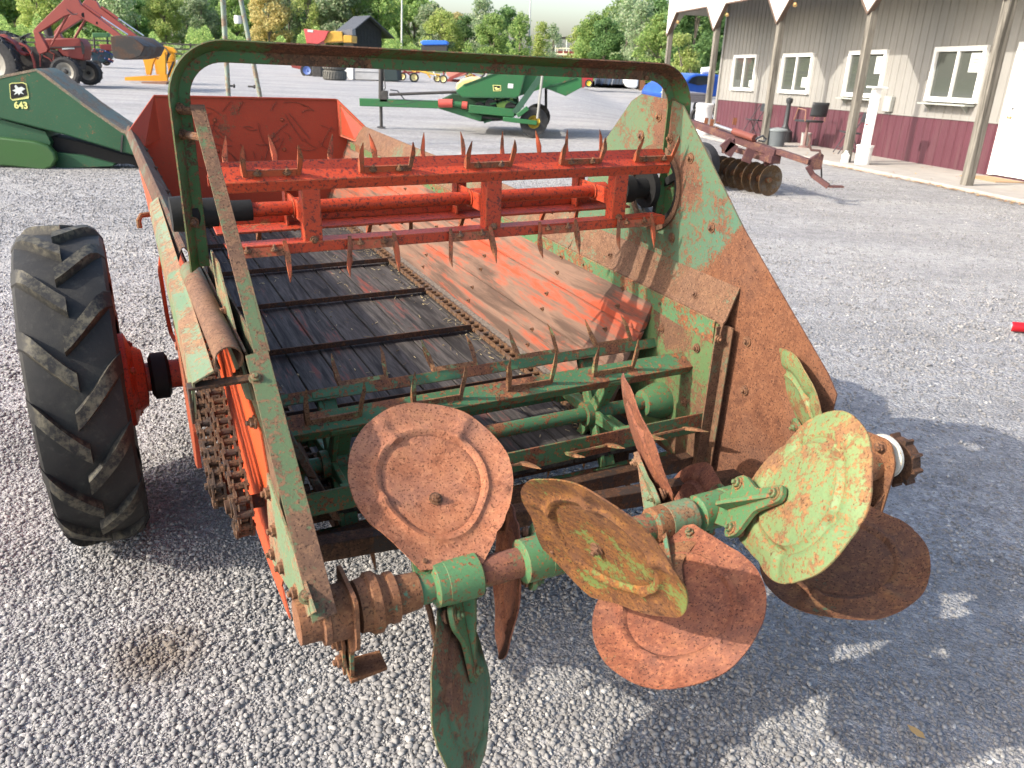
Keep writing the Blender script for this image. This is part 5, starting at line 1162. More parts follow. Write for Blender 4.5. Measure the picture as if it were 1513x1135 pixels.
# ---- green mower conditioner ---------------------------------------
s = Site(785, 204, .0); r = s.root('mower_conditioner', 'bright green towed hay mower with cream reel cover, standing on its jack mid yard', 'hay machine')
k3 = lambda P: Z(P, 3.7825, 500, 80)
m = MB(); slab(m, s.poly(k3([(655, 205), (700, 170), (910, 95), (1055, 60), (1010, 235), (990, 243), (690, 240)]), .0), .05); m.build('side_shield', JD, r, bev=.01)
m = MB(); slab(m, s.poly(k3([(910, 95), (1055, 60), (1320, 60), (1360, 120), (1330, 130), (1150, 190), (1010, 235)]), .10), 2.2); m.build('header_body', JD, r)
m = MB(); slab(m, s.poly(k3([(1155, 190), (1330, 130), (1360, 120), (1362, 185), (1270, 235)]), .0), 2.3); m.build('swath_shield', JD, r, bev=.01)
m = MB(); slab(m, s.poly(k3([(1360, 118), (1372, 118), (1374, 188), (1362, 188)]), .0), 2.3); m.build('reflector_strip', plain('dark_red', (.25, .04, .04), .6), r)
m = MB(); pr = s.poly(k3([(655, 195), (660, 165), (690, 142), (740, 135), (790, 150), (790, 200), (700, 215)]), .12); slab(m, pr, 1.9); m.build('reel_cover', plain('cream_yellow', (.72, .55, .22), .5), r, bev=.03)
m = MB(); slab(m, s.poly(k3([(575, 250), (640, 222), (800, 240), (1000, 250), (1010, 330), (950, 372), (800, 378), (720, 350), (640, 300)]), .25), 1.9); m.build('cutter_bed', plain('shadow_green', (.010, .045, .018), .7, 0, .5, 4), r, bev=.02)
m = MB(); m.bar(s.pt(*k3([(120, 268)])[0], .6), s.pt(*k3([(560, 282)])[0], .6), .12, .16); m.build('drawbar', JD, r, bev=.01)
m = MB(); m.bar(s.pt(*k3([(560, 285)])[0], .1), s.pt(*k3([(800, 360)])[0], .1), .10, .13); m.bar(s.pt(*k3([(730, 305)])[0], -.02), s.pt(*k3([(985, 330)])[0], -.02), .10, .16); m.build('frame_arm', JD, r, bev=.01)
m = MB(); m.tube([s.pt(*p, .0) for p in k3([(560, 275), (638, 275), (639, 277), (690, 284), (691, 285), (720, 287)])], [.085, .085, .05, .05, .075, .075], 14); m.build('ram_red', plain('ram_red', (.48, .08, .06), .5), r)
m = MB(); m.tube([s.pt(*p, .0) for p in k3([(640, 278), (689, 283)])], .056, 12); m.build('ram_green', JD, r)
m = MB(); m.tube([s.pt(*p, .5) for p in k3([(285, 226), (660, 212)])], .03, 8); m.build('driveline', M['dkiron'], r)
m = MB(); m.tube([s.pt(*p, .6) for p in k3([(238, 60), (237, 250)])], .05, 12); m.tube([s.pt(*p, .6) for p in k3([(237, 250), (240, 405)])], .035, 12); q_ = s.pt(*k3([(240, 408)])[0], .6); m.box(q_, (.16, .16, .02)); m.box(s.pt(*k3([(255, 235)])[0], .6), (.16, .12, .22)); m.build('parking_jack', M['dkiron'], r)
for P in ([(255, 100), (262, 190), (240, 225)], [(290, 200), (330, 205), (370, 255), (420, 262)], [(270, 260), (300, 285), (370, 280), (450, 260), (540, 268)]):
    m = MB(); m.tube([s.pt(*p, .55) for p in k3(P)], .013, 6); m.build('hose', M['blkplastic'], r)
m = MB(); m.bar(s.pt(*k3([(1135, 120)])[0], -.06), s.pt(*k3([(985, 330)])[0], -.06), .09, .12); m.build('lift_link', plain('dark_green', (.03, .08, .05), .6), r)
m = MB(); m.tube([s.pt(*p, -.12) for p in k3([(1140, 120), (1112, 360)])], .028, 10); m.build('lift_rod', plain('grey_rod', (.35, .35, .33), .4, .5), r)
m = MB(); m.bar(s.pt(*k3([(920, 362)])[0], -.1), s.pt(*k3([(1110, 385)])[0], -.1), .1, .09); m.bar(s.pt(*k3([(1000, 345)])[0], -.1), s.pt(*k3([(1060, 300)])[0], -.1), .1, .09); m.build('wheel_arm', JD, r, bev=.01)
m = MB(); m.tube([s.pt(*p, 1.2) for p in k3([(1160, 190), (1160, 330)])], .03, 8); m.build('stand_leg', M['dkiron'], r)
m = MB(); m.lathe([(.0, -.03), (.17, -.03), (.19, -.02), (.19, .02), (.17, .03)], s.pt(*k3([(925, 258)])[0], .18), (0, 1, 0), 24); m.build('pulley', plain('pulley_green', (.25, .42, .10), .5), r)
for c_ in ((850, 285), (790, 300), (960, 300)): m = MB(); m.lathe([(.0, -.03), (.11, -.03), (.12, .02), (.0, .03)], s.pt(*k3([c_])[0], .17), (0, 1, 0), 20); m.build('pulley', M['dkiron'], r)
for P_ in ([(1010, 235), (1055, 62)], [(690, 240), (990, 243)], [(700, 172), (908, 97)]): m = MB(); m.bar(s.pt(*k3([P_[0]])[0], -.012), s.pt(*k3([P_[1]])[0], -.012), .012, .022); m.build('shield_rim', JDd, r)
for P_ in ([(1155, 190), (1330, 132)], [(1240, 60), (1300, 140)]): m = MB(); m.bar(s.pt(*k3([P_[0]])[0], -.015), s.pt(*k3([P_[1]])[0], -.015), .02, .03); m.build('fold_seam', JDd, r)
for k in range(16): m = MB(); a = np.array(s.pt(*k3([(random.uniform(740, 1000), random.uniform(255, 370))])[0], .12)); b_ = a + [random.uniform(-.4, .4), 0, random.uniform(-.15, .15)]; m.bar(a, b_, .035, .035); m.build('linkage_bar', random.choice([M['dkiron'], JDd, JD, M['dkiron']]), r)
wheelR = abs(s.pt(*k3([(1092, 465)])[0], 0)[2] - s.pt(*k3([(1092, 380)])[0], 0)[2])
yard_wheel(r, s.pt(*k3([(1092, 378)])[0], .05), wheelR, .24, plain('dull_yellow_rim', (.42, .30, .04), .6, 0, .4, 6), rim_r=.42); yard_wheel(r, (s.pt(*k3([(1092, 378)])[0], .05)[0] + .1, 1.9, wheelR + .0), wheelR, .24, YEL, rim_r=.5)
decal(k3([(862, 172), (908, 174), (910, 206), (866, 208)]), pale, 'emblem', s, -.002, r, .004); decal(k3([(866, 176), (904, 178), (906, 202), (870, 204)]), M['black'], 'emblem_field', s, -.002, r, .007)
decal(k3([(872, 186), (884, 184), (890, 192), (900, 190), (904, 198), (890, 199), (882, 202), (876, 196)]), pale, 'emblem_figure', s, -.002, r, .010)
decal(k3([(948, 164), (978, 166), (976, 192), (946, 190)]), M['paper'], 'data_plate', s, -.002, r, .005)
# ---- disc harrow -----------------------------------------------------
k4 = lambda P: Z(P, 4.73, 1000, 60)
HR = weathered('harrow_maroon', (.085, .033, .036), .40, 5, .5, .65, paint2=(.12, .05, .05), rusts=((.10, .05, .04), (.18, .09, .07), (.28, .15, .11)))
s = Site(1127, 288, .0); r = s.root('disc_harrow', 'maroon disc harrow with a row of worn discs on the gravel before the shop', 'disc harrow')
DM = weathered('disc_steel', (.18, .15, .12), .6, 6, .4, .35, metal=.5, rusts=((.10, .06, .035), (.20, .13, .075), (.30, .21, .12)))
def hp(px, py, yl=0.): return np.array(s.pt(px / 4.73 + 1000, py / 4.73 + 60, yl))
d0 = hp(625, 975, 0); Rd = abs(d0[2] - hp(625, 1083, 0)[2]); adir = np.array([-.46, .89, 0.]); adir /= np.linalg.norm(adir)
for k in range(8):
    c = d0 + adir * (.165 * k); c[2] = Rd; m = MB(); pr_ = []
    for i in range(9): t_ = i / 8; pr_.append((max(.02, Rd * t_), .075 * (t_ ** 2)))
    V = pr_ + [(Rd * t_, .075 * t_ ** 2 + .006) for t_ in np.linspace(1, .05, 8)]
    m.lathe(V, c, -adir * 1.0, 40); m.build('disc', DM, r)
m = MB(); m.tube([d0 * [1, 1, 0] + [0, 0, Rd] - adir * .07, d0 * [1, 1, 0] + [0, 0, Rd] + adir * 1.35], .035, 10); 
for k in range(7): c = d0 + adir * (.165 * k + .08); c[2] = Rd; m.lathe([(.05, -.07), (.04, 0), (.05, .07)], c, adir, 14)
m.build('gang_axle', M['castrust'], r)
m = MB(); a0 = hp(700, 790, -.12); a1 = hp(100, 575, 1.9); m.bar(a0, a1, .10, .10); m.build('main_beam', HR, r, bev=.008)
m = MB(); m.bar(hp(640, 835, 0.), hp(330, 735, 1.0), .09, .06); m.bar(hp(700, 790, -.12) - [0, 0, .08], hp(560, 745, .4) - [0, 0, .08], .14, .10); m.build('gang_beam', HR, r, bev=.006)
for p_, q_ in (((640, 800), (640, 870)), ((520, 760), (480, 850)), ((400, 720), (350, 800)), ((390, 700), (320, 760))): m = MB(); m.bar(hp(*p_, .1), hp(*q_, .1), .05, .12); m.build('gang_hanger', HR, r)
m = MB(); m.bar(hp(705, 775, -.1), hp(930, 850, -.5), .08, .07); m.build('tongue', HR, r, bev=.006)
m = MB(); slab(m, [hp(x, y, -.5) for x, y in ((930, 830), (1005, 785), (1028, 800), (1010, 900), (960, 905), (925, 870))], .06); m.build('hitch_plate', HR, r)
m = MB(); m.bar(hp(915, 880, -.5), hp(950, 940, -.5), .05, .06); m.bar(hp(950, 940, -.5), hp(1060, 1020, -.6), .07, .06); m.bar(hp(1060, 1020, -.6), hp(1160, 1020, -.6), .10, .02); m.build('hitch_foot', HR, r)
m = MB(); m.tube([hp(*p, -.5) for p in ((1005, 800), (1000, 770), (940, 765), (925, 730), (935, 690), (925, 660))], .016, 8); m.build('hydraulic_hose', plain('brown_hose', (.13, .07, .06), .5), r)
m = MB(); m.tube([hp(*p, -.45) for p in ((1010, 880), (1012, 960))], .01, 6); m.build('safety_chain', M['dkiron'], r)
m = MB(); m.tube([hp(545, 685, .3), hp(400, 635, .7)], .05, 12); m.build('ram_body', plain('ram_orange', (.17, .05, .035), .5), r)
m = MB(); m.tube([hp(400, 635, .7), hp(270, 590, 1.1)], .022, 10); m.build('ram_rod', plain('steel_rod', (.55, .53, .5), .3, .8), r)
m = MB(); m.tube([hp(*p, .2) for p in ((550, 690), (600, 665), (625, 690), (610, 705), (570, 700))], .014, 6); m.build('hydraulic_hose', M['blkplastic'], r)
XR_ = weathered('harrow_rust', (.14, .05, .04), .6, 8, .5, .7)
for x, y, z_ in ((280, 620, 1.2), (240, 600, 1.4), (400, 590, .7), (200, 590, 1.6)): m = MB(); m.bar(hp(x, y, z_), hp(x + 10, y - 50, z_), .03, .05); m.build('lug', XR_, r)
m = MB(); m.bar(hp(390, 700, .5), hp(330, 770, .3), .07, .08); m.build('cross_frame', HR, r)
c = hp(262, 830, .35); Rw = c[2] * 1.0; yard_wheel(r, (c[0] - .20, .35, .31), .31, .17, YEL, axis=(.78, .62, 0))
yard_wheel(r, (hp(-360, 700, 1.8)[0], 1.8, .34), .30, .18, plain('rust_rim', (.2, .12, .05), .7), axis=(.78, .62, 0))
# ---- steel lifting frame whose two legs show past the spreader ---------
s = Site(340, 212, 0); r = s.root('pipe_tripod', 'tall weathered pipe tripod standing behind the spreader', 'tripod')
PG = weathered('pale_pipe', (.30, .38, .30), .45, 6, .5, .6, rusts=((.16, .11, .08), (.28, .22, .17), (.4, .34, .28)), seed=3)
for a, b, ya, yb in (((325, -60), (342, 212), .1, 0.), ((344, -60), (398, 212), .1, .0), ((327, -60), (341, 200), .3, 1.2)):
    m = MB(); m.tube([s.pt(*a, ya), s.pt(*b, yb)], .038, 12); m.build('leg', PG, r)
m = MB(); m.lathe([(.06, -.06), (.07, 0), (.06, .06)], s.pt(352, 29, .08), (0, 0, 1), 14); m.build('collar', plain('white_ring', (.6, .6, .58), .5), r)
for p in ((341, 127), (371, 128)): m = MB(); q_ = s.pt(*p, .04); m.tube([np.array(q_) - [.05, .0, 0], np.array(q_) + [.05, 0, 0]], .015, 8); m.lathe([(.03, 0), (.03, .02)], np.array(q_) + [.045, 0, 0], (1, 0, 0), 12); m.build('pin', M['dkiron'], r)
# ---- small black kiosk with a pitched roof -----------------------------
k5b = lambda P: Z(P, 5.043, 420, 0)
s = Site(520, 100, .55); r = s.root('kiosk', 'small black board kiosk with a dark pitched roof and red base beyond the yard', 'kiosk')
BW = 2.6; p0 = np.array(s.pt(*k5b([(515, 330)])[0], 0)); p1 = np.array(s.pt(*k5b([(725, 320)])[0], 0)); ztop = s.pt(*k5b([(630, 130)])[0], 0)[2]; zeave = s.pt(*k5b([(515, 215)])[0], 0)[2]; w0, w1 = p0[0], p1[0]; xm = (w0 + w1) / 2
blk = plain('black_boards', (.018, .018, .022), .6, 0, .3, 5)
m = MB(); m.prism([(w0, 0, 1.0), (w1, 0, 1.0), (w1, 0, zeave), (xm, 0, ztop - .1), (w0, 0, zeave)], (0, BW, 0)); 
for k in range(9): x = w0 + (w1 - w0) * (k + .5) / 9; m.box((x, -.02, (1.0 + zeave) / 2), (.04, .03, zeave - 1.02))
m.build('wall', blk, r)
m = MB(); m.prism([(w0, .01, 0), (w1, .01, 0), (w1, .01, .99), (w0, .01, .99)], (0, BW - .02, 0)); m.build('base_wall', plain('barn_red', (.30, .03, .03), .7), r)
m = MB()
for x in (w0, w1): m.box((x, -.05, .60), (.14, .14, 1.3))
m.build('corner_post', M['paper'], r)
ov = .95; ri = MB()
for sg, xa in ((-1, w0 - ov), (1, w1 + ov)):
    sl = (ztop - zeave) / (xm - w0); ze = zeave - sl * ov; ri.prism([(xm, -ov, ztop + .02), (xa, -ov, ze + .02), (xa, -ov, ze + .12), (xm, -ov, ztop + .14)], (0, BW + 2 * ov, 0))
ri.build('roof', plain('dark_shingle', (.05, .055, .065), .7, 0, .3, 6), r)
m = MB(); m.box((w0 - ov, BW / 2, zeave - (ztop - zeave) / (xm - w0) * ov - .02), (.06, BW + 2 * ov, .16)); m.build('gutter', M['paper'], r)
# ---- red hopper and yellow machine in front of it ---------------------
s = Site(450, 112, .0); r = s.root('hopper_wagon', 'faded red hopper wagon beyond the yard at the left of the kiosk', 'wagon')
m = MB(); slab(m, s.poly(k5b([(145, 215), (330, 232), (300, 300), (250, 330), (165, 320)]), 0), 1.5); m.build('hopper', plain('faded_red', (.45, .07, .07), .6, 0, .15), r, bev=.02)
m = MB(); slab(m, s.poly(k5b([(175, 220), (215, 224), (213, 242), (173, 238)]), -.02), .01); m.build('emblem_strip', M['paper'], r)
m = MB(); slab(m, s.poly(k5b([(30, 462), (150, 470), (170, 500), (130, 520), (60, 505)]), 0), 1.2); slab(m, s.poly(k5b([(165, 320), (250, 325), (240, 480), (180, 490)]), .2), .8); m.build('undercarriage', RED, r)
yard_wheel(r, s.pt(*k5b([(170, 525)])[0], -.1), .40, .2, plain('blue_rim', (.1, .16, .4), .5))
s = Site(500, 115, .0); r = s.root('yellow_mixer', 'dull yellow machine hood between the red wagon and the kiosk', 'machine')
m = MB(); slab(m, s.poly(k5b([(285, 290), (310, 250), (360, 232), (430, 235), (440, 310), (300, 320)]), 1.0), 1.5); slab(m, s.poly(k5b([(440, 262), (505, 265), (505, 320), (440, 318)]), 1.0), 1.5); m.build('hood', plain('dull_yellow', (.50, .28, .04), .6, 0, .15), r, bev=.04)
m = MB(); slab(m, s.poly(k5b([(420, 225), (505, 215), (508, 262), (440, 262)]), 1.2), 1.0); m.build('grey_panel', plain('grey_panel', (.16, .16, .17), .6), r)
m = MB(); slab(m, s.poly(k5b([(205, 470), (275, 475), (280, 585), (210, 585)]), .0), .8); m.build('engine', M['dkiron'], r, bev=.05)
# ---- stacked tyres, trough, dark box -----------------------------------
for k, zz in enumerate((0, 1)):
    s = Site(491, 119, 0); R_ = abs(s.pt(474, 119)[0] - s.pt(508, 119)[0]) / 2; H_ = abs(s.pt(491, 119)[2] - s.pt(491, 104)[2])
    e = empty('loose_tyre', s.o + [0, R_, H_ * (zz + .5) + zz * .004], 0, ['large dusty tyre lying flat on the gravel, lower of the two stacked', 'large dusty tyre lying flat on top of the other one'][zz], 'tyre', 'stacked tyres beyond the yard')
    m = MB(); m.lathe([(R_ * .55, -H_ * .42), (R_ * .85, -H_ * .5), (R_ * .98, -H_ * .40), (R_, 0), (R_ * .98, H_ * .40), (R_ * .85, H_ * .5), (R_ * .55, H_ * .42), (R_ * .6, 0)], (0, 0, 0), (0, 0, 1), 40, True)
    for j in range(26): t_ = 2 * PI * j / 26; m.bar((R_ * math.cos(t_), R_ * math.sin(t_), -H_ * .36), (R_ * math.cos(t_ + .12), R_ * math.sin(t_ + .12), H_ * .36), .08, .05, up=(math.cos(t_), math.sin(t_), 0))
    m.build('tread', M['tyre_dusty'], e)
s = Site(540, 119, .0); r = s.root('stock_trough', 'pale grey sheet metal box trough standing beside the stacked tyres', 'trough')
galv = plain('galvanised', (.42, .42, .42), .45, .3, .15, 2)
m = MB(); slab(m, s.poly(k5b([(445, 470), (515, 470), (515, 595), (490, 597), (445, 540)]), -.05), 1.4); m.build('end_panel', plain('pale_panel', (.60, .60, .58), .5), r, bev=.02)
m = MB(); slab(m, s.poly(k5b([(520, 470), (735, 480), (735, 598), (520, 592)]), .0), 1.4); slab(m, s.poly(k5b([(525, 525), (735, 532), (735, 540), (525, 533)]), -.04), .04); m.build('side_panel', galv, r, bev=.01)
m = MB(); slab(m, s.poly(k5b([(530, 592), (730, 598), (728, 606), (532, 604)]), .1), 1.1); m.build('runner', M['dkiron'], r)
s = Site(580, 121, .0); r = s.root('dark_crate', 'dark low scrap crate between the grey trough and the wheeled rake', 'crate')
m = MB(); slab(m, s.poly(k5b([(742, 500), (840, 520), (850, 604), (742, 604)]), 0), 1.6); m.build('crate_body', plain('dark_teal', (.02, .035, .035), .7), r, bev=.03)
m = MB(); slab(m, s.poly(k5b([(740, 492), (850, 500), (846, 524), (790, 520)]), .1), 1.3); m.build('scrap_lid', plain('scrap_brown', (.10, .05, .04), .8), r)
# ---- yellow-wheeled rake, red elevator, clutter --------------------------
s = Site(627, 122, .0); r = s.root('hay_rake', 'red and yellow hay rake on cream spoked wheels at the back of the yard', 'rake')
CRM = plain('cream_rim', (.72, .60, .28), .5)
for c, rr_, yl in (((968, 578), 38, 0), ((1185, 590), 33, 0), ((880, 570), 32, 1.6), ((1140, 585), 30, 1.8)):
    pc = k5b([c])[0]; q_ = np.array(s.pt(*pc, yl)); e_ = s.pt(pc[0], pc[1] + rr_ / 5.043, yl); yard_wheel(r, tuple(q_), abs(e_[2] - q_[2]), .22, CRM, rim_r=.62)
ry = plain('rake_yellow', (.60, .36, .06), .6); 
for P, mt in (([(860, 500), (940, 560)], RED), ([(880, 540), (1010, 540)], RED), ([(900, 500), (1060, 545), (1160, 560)], ry), ([(1000, 500), (960, 560)], ry), ([(1030, 500), (1090, 580)], ry), ([(1100, 505), (1130, 570)], M['paper']), ([(1185, 500), (1190, 560)], RED), ([(1050, 520), (1140, 515)], ry), ([(940, 505), (1000, 580)], ry)):
    for yl_ in (.5, 1.2): m = MB(); m.tube([s.pt(*p, yl_) for p in k5b(P)], .05, 8); m.build('frame_tube', mt, r)
s = Site(680, 122, .0); r = s.root('red_elevator', 'pale red sheet metal elevator with a slanting red spout behind the green mower', 'elevator')
m = MB(); slab(m, s.poly(k5b([(1205, 505), (1370, 515), (1350, 560), (1250, 590), (1210, 560)]), .6), 1.0); m.build('housing', plain('sunfaded_red', (.52, .22, .17), .6), r, bev=.03)
m = MB(); m.bar(s.pt(*k5b([(1230, 590)])[0], .3), s.pt(*k5b([(1365, 525)])[0], .3), .25, .16); m.build('spout', REDL, r)
m = MB(); slab(m, s.poly(k5b([(1205, 590), (1300, 595), (1300, 612), (1210, 612)]), .5), 1.0); m.build('base', RED, r)
s = Site(715, 122, .0); r = s.root('scrap_machine', 'jumble of yellow and grey machinery parts behind the mower', 'machine parts')
for k in range(14):
    m = MB(); x = random.uniform(1370, 1520); y = random.uniform(520, 600); a = np.array(s.pt(*k5b([(x, y)])[0], random.uniform(0, 1))); b = a + np.array([random.uniform(-.8, .8), random.uniform(-.4, .4), random.uniform(-.5, .5)]); b[2] = max(b[2], .08); a[2] = max(a[2], .08)
    m.bar(a, b, .10, .09); m.build('bar', random.choice([ry, M['dkiron'], galv, RED]), r)
# things seen over the hoop
s = Site(640, 108, 0); r = s.root('blue_tarp_load', 'bright blue tarpaulin over a low load at the tree line', 'tarp')
kb = lambda P: Z(P, 5.043, 420, 0)
m = MB(); slab(m, s.poly(kb([(1010, 310), (1040, 300), (1200, 302), (1220, 318), (1215, 336), (1030, 338)]), 0), 1.5); m.build('tarp', plain('blue_tarp', (.03, .14, .55), .4), r, bev=.08)
m = MB(); slab(m, s.poly(kb([(1020, 338), (1210, 336), (1210, 470), (1020, 470)]), .1), 1.3); m.build('load', M['dkiron'], r)
k45 = lambda P: Z(P, 4.45, 680, 0)
s = Site(836, 105, 0); r = s.root('bale_rack_wagon', 'cream slatted rack wagon at the tree line with red behind its bars', 'wagon')
for x in (600, 640, 680, 715, 755, 800): m = MB(); m.bar(s.pt(*k45([(x, 318)])[0], 0), s.pt(*k45([(x - 4, 365)])[0], 0), .14, .14); m.build('upright', plain('cream_paint', (.70, .62, .45), .6), r)
m = MB(); m.bar(s.pt(*k45([(600, 316)])[0], -.08), s.pt(*k45([(800, 322)])[0], -.08), .12, .18); m.bar(s.pt(*k45([(590, 356)])[0], -.08), s.pt(*k45([(808, 360)])[0], -.08), .12, .25); m.build('rail', plain('cream_paint2', (.70, .62, .45), .6), r)
m = MB(); slab(m, s.poly(k45([(630, 335), (755, 338), (755, 470), (630, 470)]), .6), 1.2); m.build('load', RED, r)
# row of equipment at the right rear
s = Site(905, 126, 0); r = s.root('red_baler', 'red baler body parked in the far row right of the green mower', 'baler')
m = MB(); slab(m, s.poly(k45([(795, 480), (880, 480), (870, 555), (800, 575)]), 0), 1.6); m.build('body', plain('deep_red', (.36, .03, .03), .5), r, bev=.05); yard_wheel(r, s.pt(*k45([(845, 548)])[0], -.15), .28, .2, YEL)
s = Site(918, 126, 0); r = s.root('grey_cultivator', 'grey tined cultivator parked in the far row between the red baler and the white tank', 'cultivator')
for k in range(9): m = MB(); m.bar(s.pt(*k45([(900 + 22 * k, 500)])[0], .2 * (k % 3)), s.pt(*k45([(885 + 22 * k, 560)])[0], .2 * (k % 3)), .08, .06); m.build('tine', random.choice([galv, M['dkiron'], plain('blue_steel', (.08, .12, .2), .5)]), r)
m = MB(); slab(m, s.poly(k45([(890, 490), (1080, 495), (1075, 555), (890, 550)]), .8), 1.0); m.build('frame', plain('slate_frame', (.07, .09, .12), .7), r)
s = Site(936, 133, 0); r = s.root('white_tank', 'white rounded tank with a rusty stand at the end of the far row', 'tank')
m = MB(); pr = s.poly(k45([(1080, 500), (1175, 505), (1170, 570), (1150, 585), (1100, 575), (1082, 545)]), 0); slab(m, pr, 1.1); m.build('tank', M['white'], r, bev=.12)
m = MB(); slab(m, s.poly(k45([(1178, 515), (1212, 520), (1220, 590), (1180, 596)]), .1), .7); m.build('rusty_stand', M['castrust'], r)
# ---- blue pickup, grey box, white drum by the shop corner ----------------
s = Site(1010, 158, .35); r = s.root('blue_pickup', 'blue pickup truck parked beyond the shop corner', 'truck')
BL = plain('truck_blue', (.03, .10, .42), .2, .3, .1, 3)
k7 = lambda P: Z(P, 7.565, 880, 80)
m = MB(); slab(m, s.poly(k7([(730, 440), (770, 370), (850, 320), (1000, 300), (1060, 250), (1120, 222), (1330, 225), (1500, 250), (1560, 330), (1560, 470), (740, 500)]), 0), 1.7); m.build('body', BL, r, bev=.06)
m = MB(); slab(m, s.poly(k7([(1035, 320), (1085, 262), (1150, 245), (1300, 248), (1320, 330), (1150, 350)]), -.02), 1.74); m.build('side_window', plain('dark_auto_glass', (.015, .02, .03), .05), r)
m = MB(); slab(m, s.poly(k7([(780, 400), (850, 335), (930, 320), (900, 420), (800, 440)]), -.015), .03); m.build('headlight', plain('clear_lamp', (.6, .65, .7), .1), r)
for c in ((880, 500), (1420, 480)): q_ = s.pt(*k7([c])[0], .1); yard_wheel(r, (q_[0], .1, .37), .37, .24, galv); yard_wheel(r, (q_[0], 1.6, .37), .37, .24, galv)
s = Site(1036, 168, .2); r = s.root('utility_trailer', 'low grey ribbed utility trailer in front of the blue pickup', 'trailer')
m = MB(); P = s.poly(k7([(1035, 430), (1250, 440), (1245, 545), (1040, 540)]), 0); slab(m, P, 1.6); zz = [p[2] for p in P]
for k in range(4): z_ = min(zz) + (max(zz) - min(zz)) * (k + .5) / 4; m.bar((P[0][0], -.02, z_), (P[1][0], -.02, z_), .03, .05)
m.build('bed', plain('trailer_grey', (.20, .19, .21), .5), r); q_ = s.pt(*k7([(1140, 560)])[0], 0); yard_wheel(r, (q_[0], -.12, .28), .28, .18, galv)
s = Site(1040, 190, 0); r = s.root('plastic_drum', 'white plastic drum standing beside the shop corner post', 'drum')
q0, q1 = s.pt(1026, 190), s.pt(1051, 190); Rr = (q1[0] - q0[0]) / 2; ht = s.pt(1040, 153)[2]
m = MB(); m.lathe([(0, 0), (Rr * .92, 0), (Rr * .95, ht * .45), (Rr, ht * .5), (Rr * .96, ht * .55), (Rr, ht * .86), (Rr * 1.05, ht * .88), (Rr * 1.05, ht * .97), (Rr * .9, ht), (0, ht)], (0, Rr, 0), (0, 0, 1), 28); m.build('body', plain('white_drum', (.70, .70, .70), .45), r)
s = Site(1050, 158, .0); r = s.root('propane_tank', 'small white tank on a thin dark post behind the corner post of the porch', 'tank')
m = MB(); P = [s.pt(1036, 105, .3), s.pt(1056, 103, .3)]; m.tube([P[0], P[1]], .13, 16); m.build('body', M['white'], r, bev=.02)
m = MB(); m.tube([s.pt(1037, 108, .3), s.pt(1037, 158, .3)], .03, 8); m.build('post', M['dkiron'], r)
# ---- poles ---------------------------------------------------------------
for (x0, y0, x1, y1, yb, lab) in ((594, -40, 593, 64, 100, 'thin pale steel light pole rising behind the kiosk'), (785, -40, 782, 76, 108, 'thin pale steel light pole against the open sky')):
    s = Site(x1, yb, 0); r = s.root('light_pole', lab, 'pole', 'light poles at the back of the yard'); m = MB(); m.tube([s.pt(x0, y0), (s.pt(x1, y1)[0], 0, 0)], [.07, .11], 12); m.build('shaft', plain('pole_grey', (.55, .55, .53), .5, .2), r)
    m = MB(); t_ = s.pt(x0, y0); m.bar(t_, np.array(t_) + [1.2, 0, .1], .06, .06); m.build('lamp_arm', galv, r)
# ---- rail fence -----------------------------------------------------------
FN = plain('dark_fence', (.03, .028, .026), .8, 0, .3)
r = empty('rail_fence', (-20, 82, 0), 0, 'long dark board rail fence at the far side of the lawn', 'fence')
a0, a1 = np.array([-52., 4., 0.]), np.array([42., 2., 0.]); n = 34
for i in range(n + 1):
    p = a0 + (a1 - a0) * i / n; m = MB(); m.box((p[0], p[1], .75), (.14, .12, 1.5)); m.build('post', FN, r)
for z_ in (.45, .9, 1.35): m = MB(); m.bar(a0 + [0, -.08, z_], a1 + [0, -.08, z_], .05, .16); m.build('rail', FN, r)
s = Site(782, 96, 0)
r = s.root('far_pavilion', 'flat roofed open shelter with white posts seen through the gap in the trees', 'shelter')
m = MB(); slab(m, s.poly(k45([(590, 238), (735, 245), (735, 258), (590, 252)]), 0), 4.); m.build('roof', FN, r)
for x in (628, 700): m = MB(); m.tube([s.pt(*k45([(x, 252)])[0], .3), s.pt(*k45([(x, 420)])[0], .3)], .14, 8); m.build('post', M['paper'], r)
# ================================================================== tree line
def leafmat(name, c1, c2, c3):
    m, nt, N, L, P = mk(name); gi = N.new('ShaderNodeNewGeometry'); tc = N.new('ShaderNodeTexCoord'); oi = N.new('ShaderNodeObjectInfo')
    n = noise(N, L, tc.outputs['Object'], .9, 4, .6)
    c = ramp(N, L, gi.outputs['Random Per Island'], [(0, c1), (.5, c2), (1, c3)])
    c = mix(N, L, ramp(N, L, n, [(.4, .45), (.62, 0)]), c, tuple(x * .75 for x in c1))
    hs = N.new('ShaderNodeHueSaturation'); L.new(c, hs.inputs['Color']); L.new(ramp(N, L, oi.outputs['Random'], [(0, .75), (1, 1.2)]), hs.inputs['Value']); L.new(hs.outputs[0], P.inputs['Base Color'])
    P.inputs['Roughness'].default_value = .6; P.inputs['Specular IOR Level'].default_value = .2
    tr = N.new('ShaderNodeBsdfTranslucent'); L.new(hs.outputs[0], tr.inputs[0]); ms = N.new('ShaderNodeMixShader'); ms.inputs[0].default_value = .5
    L.new(P.outputs[0], ms.inputs[1]); L.new(tr.outputs[0], ms.inputs[2]); L.new(ms.outputs[0], N['Material Output'].inputs[0]); return m
def _k(c, k=3.1): return tuple(tuple(min(.62, x * k) for x in q) for q in c)
